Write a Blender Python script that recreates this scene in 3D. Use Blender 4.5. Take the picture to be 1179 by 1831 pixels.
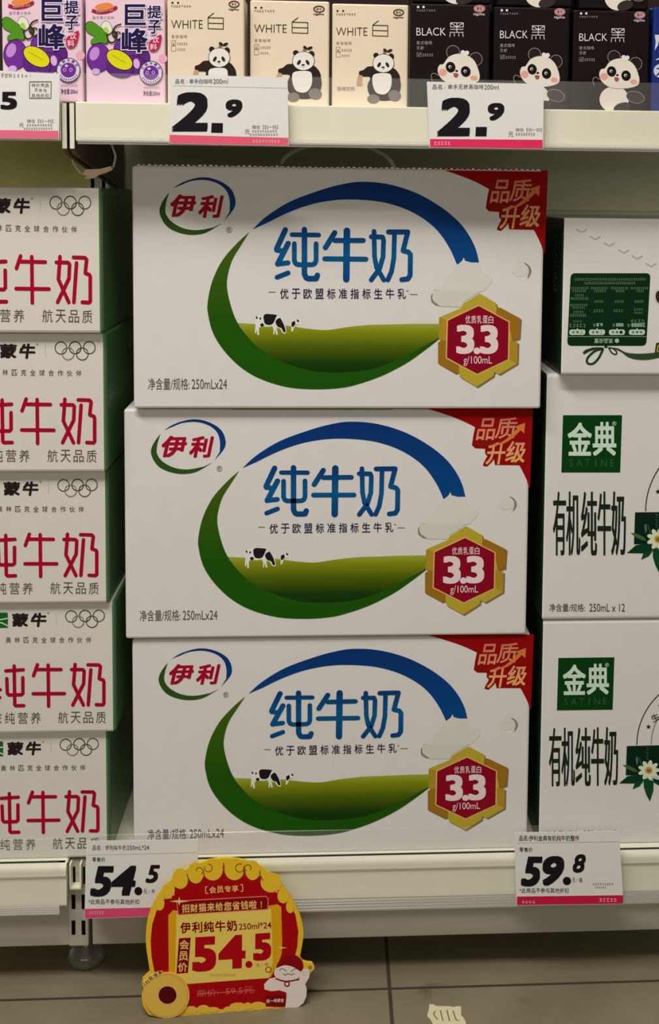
import bpy, bmesh, math, random
from mathutils import Vector, Matrix
random.seed(4)
for o in list(bpy.data.objects):
    bpy.data.objects.remove(o)
SC = bpy.context.scene
COL = SC.collection

# ------------------------------------------------------------------ camera
W, H = 1179.0, 1831.0
F = 2300.0                       # focal length in pixels
PX, PY = 743.0, 551.0            # principal point (the picture is an off-centre crop)
YAW, PITCH, ROLL = math.radians(3.8), math.radians(5.0), math.radians(0.66)
DIST = 1.24
fw = Vector((math.sin(YAW) * math.cos(PITCH), math.cos(YAW) * math.cos(PITCH), -math.sin(PITCH)))
rt = fw.cross(Vector((0, 0, 1))).normalized()
up = rt.cross(fw)
cr, sr = math.cos(ROLL), math.sin(ROLL)
rt, up = rt * cr + up * sr, up * cr - rt * sr
ROT = Matrix((rt, up, -fw)).transposed()
d0 = ROT @ Vector(((300 - PX) / F, -(1778 - PY) / F, -1))
CAMZ = -d0.z / d0.y * (DIST - 0.015)
EYE = Vector((0, -DIST, CAMZ))
cam_data = bpy.data.cameras.new('camera')
cam_data.sensor_fit = 'AUTO'
cam_data.sensor_width = 24.0
cam_data.lens = 24.0 * F / H
cam_data.shift_x = -(PX - W / 2) / H
cam_data.shift_y = (PY - H / 2) / H
cam_data.clip_start = 0.02
cam = bpy.data.objects.new('camera', cam_data)
cam.matrix_world = Matrix.Translation(EYE) @ ROT.to_4x4()
COL.objects.link(cam)
SC.camera = cam

# ------------------------------------------------------------------ light
SC.view_settings.view_transform = 'Standard'
SC.view_settings.look = 'None'
SC.view_settings.gamma = 1
SC.view_settings.use_curve_mapping = False
SC.view_settings.exposure = 0.0
SC.cycles.use_denoising = True
SC.cycles.max_bounces = 10
SC.cycles.transparent_max_bounces = 16
world = bpy.data.worlds.new('store_ambient')
SC.world = world
world.use_nodes = True
bg = world.node_tree.nodes['Background']
bg.inputs[0].default_value = (1.0, 0.91, 0.82, 1)
bg.inputs[1].default_value = 0.15

def area(name, loc, target, sx, sy, energy, color):
    l = bpy.data.lights.new(name, 'AREA')
    l.shape = 'RECTANGLE'; l.size = sx; l.size_y = sy
    l.energy = energy; l.color = color
    o = bpy.data.objects.new(name, l)
    o.location = loc
    o.rotation_euler = (Vector(target) - Vector(loc)).to_track_quat('-Z', 'Y').to_euler()
    COL.objects.link(o)
    return o
area('ceiling_tube', (-0.55, -1.0, 2.35), (-0.1, 0.0, 0.6), 1.5, 0.10, 31, (1.0, 0.93, 0.85))
area('ceiling_tube_aisle', (-0.4, -1.75, 3.1), (-0.1, 0.0, 0.5), 2.0, 0.12, 22, (1.0, 0.92, 0.83))
area('added_front_fill', (-0.4, -2.8, 1.15), (0.0, 0.0, 0.7), 2.4, 0.5, 8, (1.0, 0.90, 0.78))  # added low fill, no known fixture; brightens the panels under the upper shelf

# ------------------------------------------------------------------ picking points
def ray(x, y):
    return ROT @ Vector(((x - PX) / F, -(y - PY) / F, -1))
def at(x, y, Y=0.0):
    d = ray(x, y)
    return EYE + d * ((Y + DIST) / d.y)
def atz(x, y, Z=0.0):
    d = ray(x, y)
    return EYE + d * ((Z - EYE.z) / d.z)

# ------------------------------------------------------------------ materials
def lin(c):
    c /= 255.0
    return c / 12.92 if c <= 0.04045 else ((c + 0.055) / 1.055) ** 2.4
LIT = (0.715, 0.66, 0.61)        # how the store light shows a white card
def albedo(rgb):
    v = [max(0.004, lin(c) / k) for c, k in zip(rgb, LIT)]
    s = min(1.0, 0.88 / max(v))
    return tuple(c * s for c in v) + (1,)
_mats = {}
def ink(rgb, rough=0.5, metal=0.0, spec=0.05, name='print'):
    key = (rgb, rough, metal, spec)
    if key in _mats: return _mats[key]
    m = bpy.data.materials.new('%s_%02x%02x%02x' % ((name,) + tuple(int(v) for v in rgb)))
    m.use_nodes = True
    b = m.node_tree.nodes['Principled BSDF']
    b.inputs['Base Color'].default_value = albedo(rgb)
    b.inputs['Roughness'].default_value = rough
    b.inputs['Metallic'].default_value = metal
    b.inputs['Specular IOR Level'].default_value = spec
    _mats[key] = m
    return m
def card(rgb, rough=0.45, bump=0.04, scale=60, name='card'):
    """a coated board with faint mottling"""
    m = bpy.data.materials.new(name); m.use_nodes = True
    nt = m.node_tree; b = nt.nodes['Principled BSDF']
    tc = nt.nodes.new('ShaderNodeTexCoord'); n = nt.nodes.new('ShaderNodeTexNoise')
    n.inputs['Scale'].default_value = scale; n.inputs['Detail'].default_value = 3
    nt.links.new(tc.outputs['Object'], n.inputs['Vector'])
    mx = nt.nodes.new('ShaderNodeMixRGB')
    a = albedo(rgb)
    mx.inputs[1].default_value = tuple(v * 0.965 for v in a[:3]) + (1,)
    mx.inputs[2].default_value = tuple(v * 1.02 for v in a[:3]) + (1,)
    nt.links.new(n.outputs['Fac'], mx.inputs[0]); nt.links.new(mx.outputs[0], b.inputs['Base Color'])
    bp = nt.nodes.new('ShaderNodeBump'); bp.inputs['Strength'].default_value = bump
    bp.inputs['Distance'].default_value = 0.002
    n2 = nt.nodes.new('ShaderNodeTexNoise'); n2.inputs['Scale'].default_value = 22
    nt.links.new(tc.outputs['Object'], n2.inputs['Vector'])
    nt.links.new(n2.outputs['Fac'], bp.inputs['Height']); nt.links.new(bp.outputs['Normal'], b.inputs['Normal'])
    b.inputs['Roughness'].default_value = rough
    b.inputs['Specular IOR Level'].default_value = 0.12
    return m
def ramp_mat(name, stops, axis='Z', rough=0.42):
    m = bpy.data.materials.new(name); m.use_nodes = True
    nt = m.node_tree; b = nt.nodes['Principled BSDF']
    tc = nt.nodes.new('ShaderNodeTexCoord'); sp = nt.nodes.new('ShaderNodeSeparateXYZ')
    rp = nt.nodes.new('ShaderNodeValToRGB')
    nt.links.new(tc.outputs['Generated'], sp.inputs[0]); nt.links.new(sp.outputs[axis], rp.inputs[0])
    els = rp.color_ramp.elements
    while len(els) < len(stops): els.new(0.5)
    for e, (p, c) in zip(els, stops):
        e.position = p; e.color = albedo(c)
    nt.links.new(rp.outputs[0], b.inputs['Base Color'])
    b.inputs['Roughness'].default_value = rough
    b.inputs['Specular IOR Level'].default_value = 0.05
    return m
def clear(name, gloss=0.6, haze=0.04, rough=0.12, tint=(0.997, 0.997, 0.996)):
    m = bpy.data.materials.new(name); m.use_nodes = True
    nt = m.node_tree; nt.nodes.clear()
    out = nt.nodes.new('ShaderNodeOutputMaterial')
    tr = nt.nodes.new('ShaderNodeBsdfTransparent'); tr.inputs[0].default_value = tint + (1,)
    gl = nt.nodes.new('ShaderNodeBsdfGlossy'); gl.inputs['Roughness'].default_value = rough
    di = nt.nodes.new('ShaderNodeBsdfDiffuse'); di.inputs[0].default_value = (0.85, 0.84, 0.8, 1)
    m1 = nt.nodes.new('ShaderNodeMixShader'); m1.inputs[0].default_value = haze
    m2 = nt.nodes.new('ShaderNodeMixShader')
    fr = nt.nodes.new('ShaderNodeFresnel'); fr.inputs[0].default_value = 1.45
    ma = nt.nodes.new('ShaderNodeMath'); ma.operation = 'MULTIPLY'; ma.inputs[1].default_value = gloss
    nt.links.new(fr.outputs[0], ma.inputs[0])
    nt.links.new(tr.outputs[0], m1.inputs[1]); nt.links.new(di.outputs[0], m1.inputs[2])
    ge = nt.nodes.new('ShaderNodeNewGeometry')      # no second reflection where light leaves the sheet
    mb = nt.nodes.new('ShaderNodeMath'); mb.operation = 'SUBTRACT'; mb.inputs[0].default_value = 1.0
    mc = nt.nodes.new('ShaderNodeMath'); mc.operation = 'MULTIPLY'
    nt.links.new(ge.outputs['Backfacing'], mb.inputs[1]); nt.links.new(mb.outputs[0], mc.inputs[0]); nt.links.new(ma.outputs[0], mc.inputs[1])
    nt.links.new(mc.outputs[0], m2.inputs[0]); nt.links.new(m1.outputs[0], m2.inputs[1]); nt.links.new(gl.outputs[0], m2.inputs[2])
    nt.links.new(m2.outputs[0], out.inputs[0])
    return m
WHITE = card((200, 193, 186), name='white_card')
WHITE_WARM = card((196, 188, 176), name='warm_white_card')
GREEN_SIDE = card((72, 108, 64), rough=0.3, name='green_card')
DARK_GREEN = card((14, 34, 18), rough=0.35, name='dark_green_card')
STEEL = card((224, 217, 192), rough=0.38, bump=0.015, name='white_enamel')
STEEL_GREY = card((160, 151, 134), rough=0.4, bump=0.015, name='grey_enamel')
PANEL_DARK = card((206, 196, 132), rough=0.5, bump=0.015, name='olive_enamel')
PANEL_GAP_SHADE = card((34, 26, 24), rough=0.6, name='gap_shade')  # shade behind the upper cartons put into the panel colour
PANEL = card((205, 199, 168), rough=0.5, bump=0.015, name='panel_enamel')
SLOT = ink((10, 9, 8), 0.8)
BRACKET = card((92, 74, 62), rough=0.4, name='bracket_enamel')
CLEAR = clear('clear_plastic')
LIP = clear('ribbed_plastic', gloss=1.0, haze=0.22, rough=0.25)
CLEAR_THICK = clear('clear_foot', gloss=2.2, haze=0.16, rough=0.08, tint=(0.8, 0.77, 0.7))

# ------------------------------------------------------------------ objects
def new_obj(name, bm, mats, parent=None, smooth=False):
    me = bpy.data.meshes.new(name)
    bm.normal_update()
    bm.to_mesh(me); bm.free()
    for m in mats: me.materials.append(m)
    if smooth:
        for p in me.polygons: p.use_smooth = True
    o = bpy.data.objects.new(name, me)
    COL.objects.link(o)
    if parent: o.parent = parent
    return o
def thing(name, label, cat, mw=None, group=None):
    o = bpy.data.objects.new(name, None)
    o.empty_display_size = 0.02
    COL.objects.link(o)
    if mw is not None: o.matrix_world = mw
    tag(o, label, cat, group)
    return o
def tag(o, label, cat, group=None):
    o['label'] = label; o['category'] = cat
    if group: o['group'] = group
def dup(root, mw, label, group=None):
    r = root.copy(); COL.objects.link(r); r.matrix_world = mw; r['label'] = label
    if group: r['group'] = group
    for ch in list(root.children):
        c = ch.copy(); COL.objects.link(c); c.parent = r
        for g in list(ch.children):
            d = g.copy(); COL.objects.link(d); d.parent = c
    return r
def box_bm(x0, x1, y0, y1, z0, z1, bev=0.0, seg=2, bm=None, mi=0):
    tmp = bmesh.new()
    bmesh.ops.create_cube(tmp, size=1.0)
    for v in tmp.verts:
        v.co = Vector(((x0 + x1) / 2 + v.co.x * (x1 - x0), (y0 + y1) / 2 + v.co.y * (y1 - y0), (z0 + z1) / 2 + v.co.z * (z1 - z0)))
    if bev > 0:
        bmesh.ops.bevel(tmp, geom=list(tmp.edges), offset=bev, segments=seg, affect='EDGES', profile=0.5)
    for f in tmp.faces: f.material_index = mi
    if bm is None: return tmp
    me = bpy.data.meshes.new('tmp'); tmp.to_mesh(me); tmp.free(); bm.from_mesh(me); bpy.data.meshes.remove(me)
    return bm
def extrude_poly(bm, pts, axis_pts, mi=0):
    """prism between two parallel outlines (lists of Vectors)"""
    a = [bm.verts.new(p) for p in pts]; b = [bm.verts.new(p) for p in axis_pts]
    f1 = bm.faces.new(a); f2 = bm.faces.new(list(reversed(b)))
    f1.material_index = f2.material_index = mi
    n = len(a)
    for i in range(n):
        f = bm.faces.new((a[i], b[i], b[(i + 1) % n], a[(i + 1) % n])); f.material_index = mi
    bmesh.ops.recalc_face_normals(bm, faces=list(bm.faces))
def tube_bm(pts, r, seg=8, closed=False, bm=None):
    bm = bm or bmesh.new()
    n = len(pts); rings = []
    for i, p in enumerate(pts):
        a = pts[(i - 1) % n] if (closed or i > 0) else p
        b = pts[(i + 1) % n] if (closed or i < n - 1) else p
        t = (b - a).normalized()
        s = Vector((0, 0, 1)) if abs(t.z) < 0.9 else Vector((1, 0, 0))
        u = t.cross(s).normalized(); v = t.cross(u)
        rings.append([bm.verts.new(p + u * r * math.cos(k * 2 * math.pi / seg) + v * r * math.sin(k * 2 * math.pi / seg)) for k in range(seg)])
    for i in range(n if closed else n - 1):
        A, B = rings[i], rings[(i + 1) % n]
        for k in range(seg):
            bm.faces.new((A[k], A[(k + 1) % seg], B[(k + 1) % seg], B[k]))
    if not closed:
        bm.faces.new(list(reversed(rings[0]))); bm.faces.new(rings[-1])
    bmesh.ops.recalc_face_normals(bm, faces=list(bm.faces))
    return bm
def lathe_bm(profile, seg=32):
    bm = bmesh.new(); rings = []
    for r, z in profile:
        rings.append([bm.verts.new((r * math.cos(k * 2 * math.pi / seg), r * math.sin(k * 2 * math.pi / seg), z)) for k in range(seg)])
    for A, B in zip(rings, rings[1:]):
        for k in range(seg):
            bm.faces.new((A[k], A[(k + 1) % seg], B[(k + 1) % seg], B[k]))
    bm.faces.new(list(reversed(rings[0]))); bm.faces.new(rings[-1])
    bmesh.ops.recalc_face_normals(bm, faces=list(bm.faces))
    return bm
def smooth_pts(pts, n=6, closed=True):
    out = []; m = len(pts)
    for i in range(m if closed else m - 1):
        p = [pts[(i + k - 1) % m] if closed else pts[min(max(i + k - 1, 0), m - 1)] for k in range(4)]
        for k in range(n):
            t = k / n
            out.append(tuple(0.5 * (2 * p[1][j] + (p[2][j] - p[0][j]) * t + (2 * p[0][j] - 5 * p[1][j] + 4 * p[2][j] - p[3][j]) * t * t
                                    + (3 * p[1][j] - p[0][j] - 3 * p[2][j] + p[3][j]) * t ** 3) for j in (0, 1)))
    if not closed: out.append(tuple(pts[-1]))
    return out

# ------------------------------------------------------------------ lettering
_glyphs = {}
def glyphs(body, bold, res=4):
    key = (body, bold)
    if key not in _glyphs:
        c = bpy.data.curves.new('lettering', 'FONT')
        c.body = body; c.resolution_u = res; c.offset = bold
        o = bpy.data.objects.new('lettering', c); COL.objects.link(o)
        dg = bpy.context.evaluated_depsgraph_get()
        me = bpy.data.meshes.new_from_object(o.evaluated_get(dg))
        vs = [(v.co.x, v.co.y) for v in me.vertices]
        fs = [tuple(p.vertices) for p in me.polygons]
        bpy.data.objects.remove(o); bpy.data.curves.remove(c); bpy.data.meshes.remove(me)
        _glyphs[key] = (vs, fs)
    return _glyphs[key]

NEST = {'banner_lettering': 'corner_banner', 'badge_lettering': 'hexagon_badge', 'cow_picture': 'meadow_picture', 'side_caption': 'price_panel', 'cloud_border': 'red_field', 'tab': 'coin_print'}
class Face:
    """printing on one flat face of a thing: picks are read in the photograph's pixels, then kept in the thing's own metres"""
    def __init__(self, root, yf=0.0, crop=None):
        self.root = root; self.inv = root.matrix_world.inverted(); self.yf = yf
        self.n = 0; self.parts = {}; self.crop = crop or (1.0, 0, 0)
    def zoom(self, s, x, y):
        self.crop = (s, x, y); return self
    def M(self, p):
        s, ox, oy = self.crop
        d = ray(p[0] / s + ox, p[1] / s + oy)
        e = self.inv @ EYE; g = self.inv.to_3x3() @ d
        k = (self.yf - e.y) / g.y
        q = e + g * k
        return q.x, q.z
    def bm(self, part, mat):
        if part not in self.parts: self.parts[part] = (bmesh.new(), [])
        b, ms = self.parts[part]
        if mat not in ms: ms.append(mat)
        return b, ms.index(mat)
    def _y(self, layer):
        self.n = (self.n + 1) % 14          # overlapping strokes of one ink never share a plane
        return self.yf - 0.0002 - 0.00006 * layer - 0.000004 * self.n
    def poly(self, part, pts, mat, layer=0, sm=0, closed=True):
        if sm: pts = smooth_pts(pts, sm)
        b, mi = self.bm(part, mat)
        vs = []; y = self._y(layer)
        for p in pts:
            x, z = self.M(p); vs.append(b.verts.new((x, y, z)))
        f = b.faces.new(vs); f.material_index = mi
        f.normal_update()
        if f.normal.y > 0: f.normal_flip()
    def ell(self, part, cx, cy, rx, ry, mat, layer=0, rot=0.0, n=28):
        c, s = math.cos(math.radians(rot)), math.sin(math.radians(rot))
        self.poly(part, [(cx + rx * math.cos(a) * c - ry * math.sin(a) * s, cy + rx * math.cos(a) * s + ry * math.sin(a) * c)
                         for a in (2 * math.pi * k / n for k in range(n))], mat, layer)
    def ring(self, part, cx, cy, rx, ry, w, mat, layer=0, n=36, a0=0, a1=360, rot=0.0):
        pts = []
        c, s = math.cos(math.radians(rot)), math.sin(math.radians(rot))
        for k in range(n + 1):
            a = math.radians(a0 + (a1 - a0) * k / n)
            pts.append((cx + rx * math.cos(a) * c - ry * math.sin(a) * s, cy + rx * math.cos(a) * s + ry * math.sin(a) * c))
        self.stroke(part, pts, w, mat, layer, caps=False)
    def stroke(self, part, pts, w, mat, layer=0, caps=True, sm=0):
        if sm: pts = smooth_pts(pts, sm, closed=False)
        for i, ((x0, y0), (x1, y1)) in enumerate(zip(pts, pts[1:])):
            L = math.hypot(x1 - x0, y1 - y0)
            if L < 1e-6: continue
            nx, ny = -(y1 - y0) / L * w / 2, (x1 - x0) / L * w / 2
            self.poly(part, [(x0 + nx, y0 + ny), (x1 + nx, y1 + ny), (x1 - nx, y1 - ny), (x0 - nx, y0 - ny)], mat, layer)
        inner = pts if caps else pts[1:-1]
        if not sm or caps:
            for x, y in inner: self.ell(part, x, y, w / 2, w / 2, mat, layer, n=10)
    def text(self, part, body, rect, mat, layer=1, bold=0.0, shear=0.0, up_down=False, res=4, xbold=0.0):
        """rect = (x0,y0,x1,y1) or four corners TL,TR,BR,BL that the glyphs' bounds are fitted to"""
        heavy = bold if bold >= 0.015 else 0.0
        vs, fs = glyphs(body, 0.0 if heavy else bold, res)
        if len(rect) == 4 and not isinstance(rect[0], tuple):
            x0, y0, x1, y1 = rect; q = ((x0, y0), (x1, y0), (x1, y1), (x0, y1))
        else: q = rect
        xs = [v[0] + shear * v[1] for v in vs]; ys = [v[1] for v in vs]
        ax, bx, ay, by = min(xs), max(xs), min(ys), max(ys)
        b, mi = self.bm(part, mat)
        hs = [(heavy * a, heavy * c) for a, c in ((-1, -1), (0, -1), (1, -1), (1, 0), (1, 1), (0, 1), (-1, 1), (-1, 0))] if heavy else [(0.0, 0.0)]
        if xbold: hs = [(-xbold, 0.0), (0.0, 0.0), (xbold, 0.0)]; ax -= xbold; bx += xbold
        if heavy:
            ax -= heavy; bx += heavy; ay -= heavy; by += heavy
        for dx, dy in hs:
          nv = []; yy = self._y(layer)
          for x, y in zip(xs, ys):
            x += dx; y += dy
            u = (x - ax) / (bx - ax); v = 1 - (y - ay) / (by - ay)
            if up_down: u, v = 1 - u, 1 - v
            p = tuple((q[0][j] * (1 - u) + q[1][j] * u) * (1 - v) + (q[3][j] * (1 - u) + q[2][j] * u) * v for j in (0, 1))
            X, Z = self.M(p); nv.append(b.verts.new((X, yy, Z)))
          for f in fs:
            try: g = b.faces.new([nv[i] for i in f]); g.material_index = mi
            except ValueError: pass
    def spaced(self, part, body, rect, mat, layer=1, bold=0.0, fill=0.78):
        """characters set one by one at an even pitch; rect = x0,y0,x1,y1 or TL,TR,BR,BL"""
        if not isinstance(rect[0], tuple):
            x0, y0, x1, y1 = rect; rect = ((x0, y0), (x1, y0), (x1, y1), (x0, y1))
        n = len(body); pitch = 1.0 / (n - 1 + fill)
        lp = lambda a, b, t: (a[0] * (1 - t) + b[0] * t, a[1] * (1 - t) + b[1] * t)
        plain = all(ord(ch) < 256 for ch in body)
        def box(ch):
            vs = glyphs(ch, 0.0)[0]; xs = [v[0] for v in vs]; ys = [v[1] for v in vs]
            return max(xs) - min(xs), min(ys), max(ys)
        wide = max(box(ch)[0] for ch in body if ch != ' ') if plain else 0.92
        for i, ch in enumerate(body):
            if ch == ' ': continue
            a, c = i * pitch, i * pitch + fill * pitch
            v0, v1 = 0.0, 1.0
            if ord(ch) < 256:
                w, lo, hi = box(ch); k = min(1.0, w / wide); m = (a + c) / 2
                a, c = m - (c - a) * k / 2, m + (c - a) * k / 2
                if not plain: v0, v1 = 1 - (hi + 0.1) / 0.94, 1 - (lo + 0.1) / 0.94
            L0, R0 = lp(rect[0], rect[1], a), lp(rect[0], rect[1], c); L1, R1 = lp(rect[3], rect[2], a), lp(rect[3], rect[2], c)
            self.text(part, ch, (lp(L0, L1, v0), lp(R0, R1, v0), lp(R0, R1, v1), lp(L0, L1, v1)), mat, layer, bold)
    def ticks(self, part, x0, y0, x1, y1, n, mat, layer=1):
        """print too small to read: a row of little marks"""
        rnd = random.Random(int(x0 * 7 + y0))
        step = (x1 - x0) / n; w = max(0.12 * step, (y1 - y0) * 0.13)
        for i in range(n):
            a = x0 + step * i
            c = a + step * 0.72
            self.stroke(part, [(a, y0 + (y1 - y0) * rnd.uniform(0.1, 0.4)), (c, y0 + (y1 - y0) * rnd.uniform(0.1, 0.4))], w, mat, layer, caps=False)
            self.stroke(part, [(a, y1 - (y1 - y0) * rnd.uniform(0.0, 0.3)), (c, y1 - (y1 - y0) * rnd.uniform(0.0, 0.3))], w, mat, layer, caps=False)
            m = a + step * rnd.uniform(0.2, 0.5)
            self.stroke(part, [(m, y0), (m, y1)], w, mat, layer, caps=False)
    def done(self, labels=None):
        made = {}
        for name, (b, ms) in sorted(self.parts.items(), key=lambda kv: kv[0] in NEST):
            bmesh.ops.recalc_face_normals(b, faces=[])
            for f in b.faces:
                f.normal_update()
                if f.normal.y > 0: f.normal_flip()
            o = made[name] = new_obj(name, b, ms, made.get(NEST.get(name), self.root))
            if labels and name in labels: o['label'] = labels[name]

# ================================================================== SETTING: floor
FLOOR_Z = 0.0
def floor_material():
    m = bpy.data.materials.new('grey_floor_tile'); m.use_nodes = True
    nt = m.node_tree; b = nt.nodes['Principled BSDF']
    pj = atz(697, 1768, 0)                      # where two joints cross
    ang = -math.atan2(atz(1179, 1752).y - atz(0, 1787).y, atz(1179, 1752).x - atz(0, 1787).x)
    tc = nt.nodes.new('ShaderNodeTexCoord')
    mp = nt.nodes.new('ShaderNodeMapping'); mp.vector_type = 'POINT'
    R = Matrix.Rotation(ang, 3, 'Z') @ Vector((pj.x, pj.y, 0))
    mp.inputs['Location'].default_value = (-R.x, -R.y, 0)
    mp.inputs['Rotation'].default_value = (0, 0, ang)
    nt.links.new(tc.outputs['Object'], mp.inputs['Vector'])
    br = nt.nodes.new('ShaderNodeTexBrick')
    br.offset = 0.0
    br.inputs['Scale'].default_value = 1.0
    br.inputs['Brick Width'].default_value = 0.6
    br.inputs['Row Height'].default_value = 0.6
    br.inputs['Mortar Size'].default_value = 0.0022
    br.inputs['Mortar Smooth'].default_value = 0.3
    nt.links.new(mp.outputs['Vector'], br.inputs['Vector'])
    nz = nt.nodes.new('ShaderNodeTexNoise'); nz.inputs['Scale'].default_value = 9; nz.inputs['Detail'].default_value = 6
    nt.links.new(tc.outputs['Object'], nz.inputs['Vector'])
    rp = nt.nodes.new('ShaderNodeValToRGB')
    rp.color_ramp.elements[0].position = 0.3; rp.color_ramp.elements[0].color = albedo((106, 95, 74))
    rp.color_ramp.elements[1].position = 0.7; rp.color_ramp.elements[1].color = albedo((120, 109, 86))
    nt.links.new(nz.outputs['Fac'], rp.inputs[0])
    # a few dark scuffs along the joints
    n2 = nt.nodes.new('ShaderNodeTexNoise'); n2.inputs['Scale'].default_value = 14; n2.inputs['Detail'].default_value = 4
    nt.links.new(tc.outputs['Object'], n2.inputs['Vector'])
    r2 = nt.nodes.new('ShaderNodeValToRGB')
    r2.color_ramp.elements[0].position = 0.66; r2.color_ramp.elements[0].color = (1, 1, 1, 1)
    r2.color_ramp.elements[1].position = 0.78; r2.color_ramp.elements[1].color = (0.55, 0.53, 0.5, 1)
    nt.links.new(n2.outputs['Fac'], r2.inputs[0])
    ml = nt.nodes.new('ShaderNodeMixRGB'); ml.blend_type = 'MULTIPLY'; ml.inputs[0].default_value = 1
    nt.links.new(rp.outputs[0], ml.inputs[1]); nt.links.new(r2.outputs[0], ml.inputs[2])
    nt.links.new(ml.outputs[0], br.inputs['Color1']); nt.links.new(ml.outputs[0], br.inputs['Color2'])
    br.inputs['Mortar'].default_value = albedo((62, 54, 42))
    nt.links.new(br.outputs['Color'], b.inputs['Base Color'])
    b.inputs['Roughness'].default_value = 0.3
    b.inputs['Specular IOR Level'].default_value = 0.35
    return m
fl = new_obj('floor', box_bm(-2.2, 2.4, -3.2, 0.6, -0.05, 0.0), [floor_material()])
fl['kind'] = 'structure'

wl = new_obj('wall_back', box_bm(-2.2, 2.4, 0.40, 0.46, 0.0, 2.6), [card((176, 172, 160), name='painted_wall')])
wl['kind'] = 'structure'

# ================================================================== SHELVING
BACK = 0.235                     # face of the back panels
UY = -0.060                      # front of the upper shelves
LY = -0.014                      # front of the lower shelves
up_top = at(600, 190, UY).z      # top of upper shelf boards
up_bot = at(600, 259, UY).z
lo_top = at(600, 1524, 0.0).z    # top of lower shelf boards
lo_bot = at(600, 1612, LY).z
base_bot = at(600, 1680, 0.004).z
XL0 = at(-330, 900).x
XR1 = at(1460, 900).x
seam_u = at(124, 220, UY).x
post_x = at(142, 1600, 0.01).x

def back_panel(x0, x1, label, rail_px=None, mat=None):
    t = thing('back_panel', label, 'panel', Matrix.Translation((0, BACK, 0)))
    new_obj('sheet', box_bm(x0, x1, 0, 0.012, base_bot, up_top - 0.006, 0.001), [mat or PANEL], t)
    o = new_obj('gap_shade_sheet', box_bm(x0, x1, 0, 0.012, up_top - 0.0055, up_top + 0.42, 0.001), [PANEL_GAP_SHADE], t)  # near black, painted as the shade seen through the carton gaps
    o['label'] = 'upper sheet coloured dark as the shade behind the cartons'
    if rail_px:
        z = at(1080, 383, BACK - 0.014).z
        bm = bmesh.new()
        pts = [Vector((x0 + 0.002, -0.014 * math.cos(a), z + 0.0045 * math.sin(a))) for a in [math.pi * (k / 8 - 0.5) for k in range(9)]]
        extrude_poly(bm, [Vector((p.x, p.y, p.z)) for p in pts], [Vector((x1 - 0.002, p.y, p.z)) for p in pts])
        new_obj('bead_rail', bm, [STEEL], t)
up_x = at(178, 290, BACK - 0.02).x
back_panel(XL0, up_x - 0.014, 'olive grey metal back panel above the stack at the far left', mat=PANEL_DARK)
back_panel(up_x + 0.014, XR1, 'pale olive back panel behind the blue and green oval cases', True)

# slotted upright at the back, between the two bays
t = thing('shelf_upright', 'pale metal upright seen behind the cable tie beside the topmost milk case', 'post', Matrix.Translation((up_x, BACK - 0.02, 0)))
bm = box_bm(-0.0125, 0.0125, -0.01, 0.03, 0.03, up_top + 0.42, 0.0015)
new_obj('column', bm, [STEEL], t)
bm = bmesh.new()
z = 0.1
while z < up_top + 0.4:
    for s in (-1, 1): box_bm(s * 0.006 - 0.0018, s * 0.006 + 0.0018, -0.0104, -0.0099, z, z + 0.018, bm=bm)
    z += 0.03
new_obj('slots', bm, [SLOT], t)

def bracket_bm(x, th, yf, ztop, zfront, yb, zback):
    bm = bmesh.new()
    prof = [(yf, ztop), (yf, zfront), (yf + 0.012, zfront - 0.004), (yb, zback), (yb, ztop)]
    extrude_poly(bm, [Vector((x - th / 2, y, z)) for y, z in prof], [Vector((x + th / 2, y, z)) for y, z in prof])
    return bm
zbk = at(188, 338, 0.19).z

def upper_shelf(x0, x1, label, brk_x):
    t = thing('shelf', label, 'shelf', Matrix.Translation(((x0 + x1) / 2, UY, up_top)))
    cx = (x0 + x1) / 2; h = up_top - up_bot
    new_obj('shelf_board', box_bm(x0 - cx, x1 - cx, 0.002, BACK - UY - 0.002, -0.004, 0, 0.001), [STEEL], t)
    new_obj('fascia', box_bm(x0 - cx, x1 - cx, 0.0, 0.004, -h, 0.0005, 0.0012), [STEEL], t)
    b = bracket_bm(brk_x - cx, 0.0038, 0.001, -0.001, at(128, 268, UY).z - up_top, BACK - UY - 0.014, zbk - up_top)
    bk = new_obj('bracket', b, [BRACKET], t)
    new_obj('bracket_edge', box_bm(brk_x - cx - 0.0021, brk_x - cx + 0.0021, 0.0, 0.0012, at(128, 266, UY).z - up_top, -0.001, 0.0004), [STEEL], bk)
    return t, cx
def price_rail(cx, x0, x1, Y, ztop, zsheet, zlip, org, label):
    """clear snap-on strip: upright sheet with a ribbed lip along the bottom"""
    y = Y - org.y
    bm = box_bm(x0 - cx, x1 - cx, y, y + 0.0012, zsheet - org.z, ztop - org.z, 0.0003, 1)
    t = thing('price_rail', label, 'price holder', Matrix.Translation(org))
    new_obj('clear_sheet', bm, [CLEAR], t)
    lip = bmesh.new()
    n = 4
    for k in range(n):
        za = zlip + (zsheet - zlip) * k / n; zb = zlip + (zsheet - zlip) * (k + 0.8) / n
        box_bm(x0 - cx, x1 - cx, y - 0.001, y + 0.002, za - org.z, zb - org.z, 0.0004, 1, bm=lip)
    new_obj('ribbed_lip', lip, [LIP], t)

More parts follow.
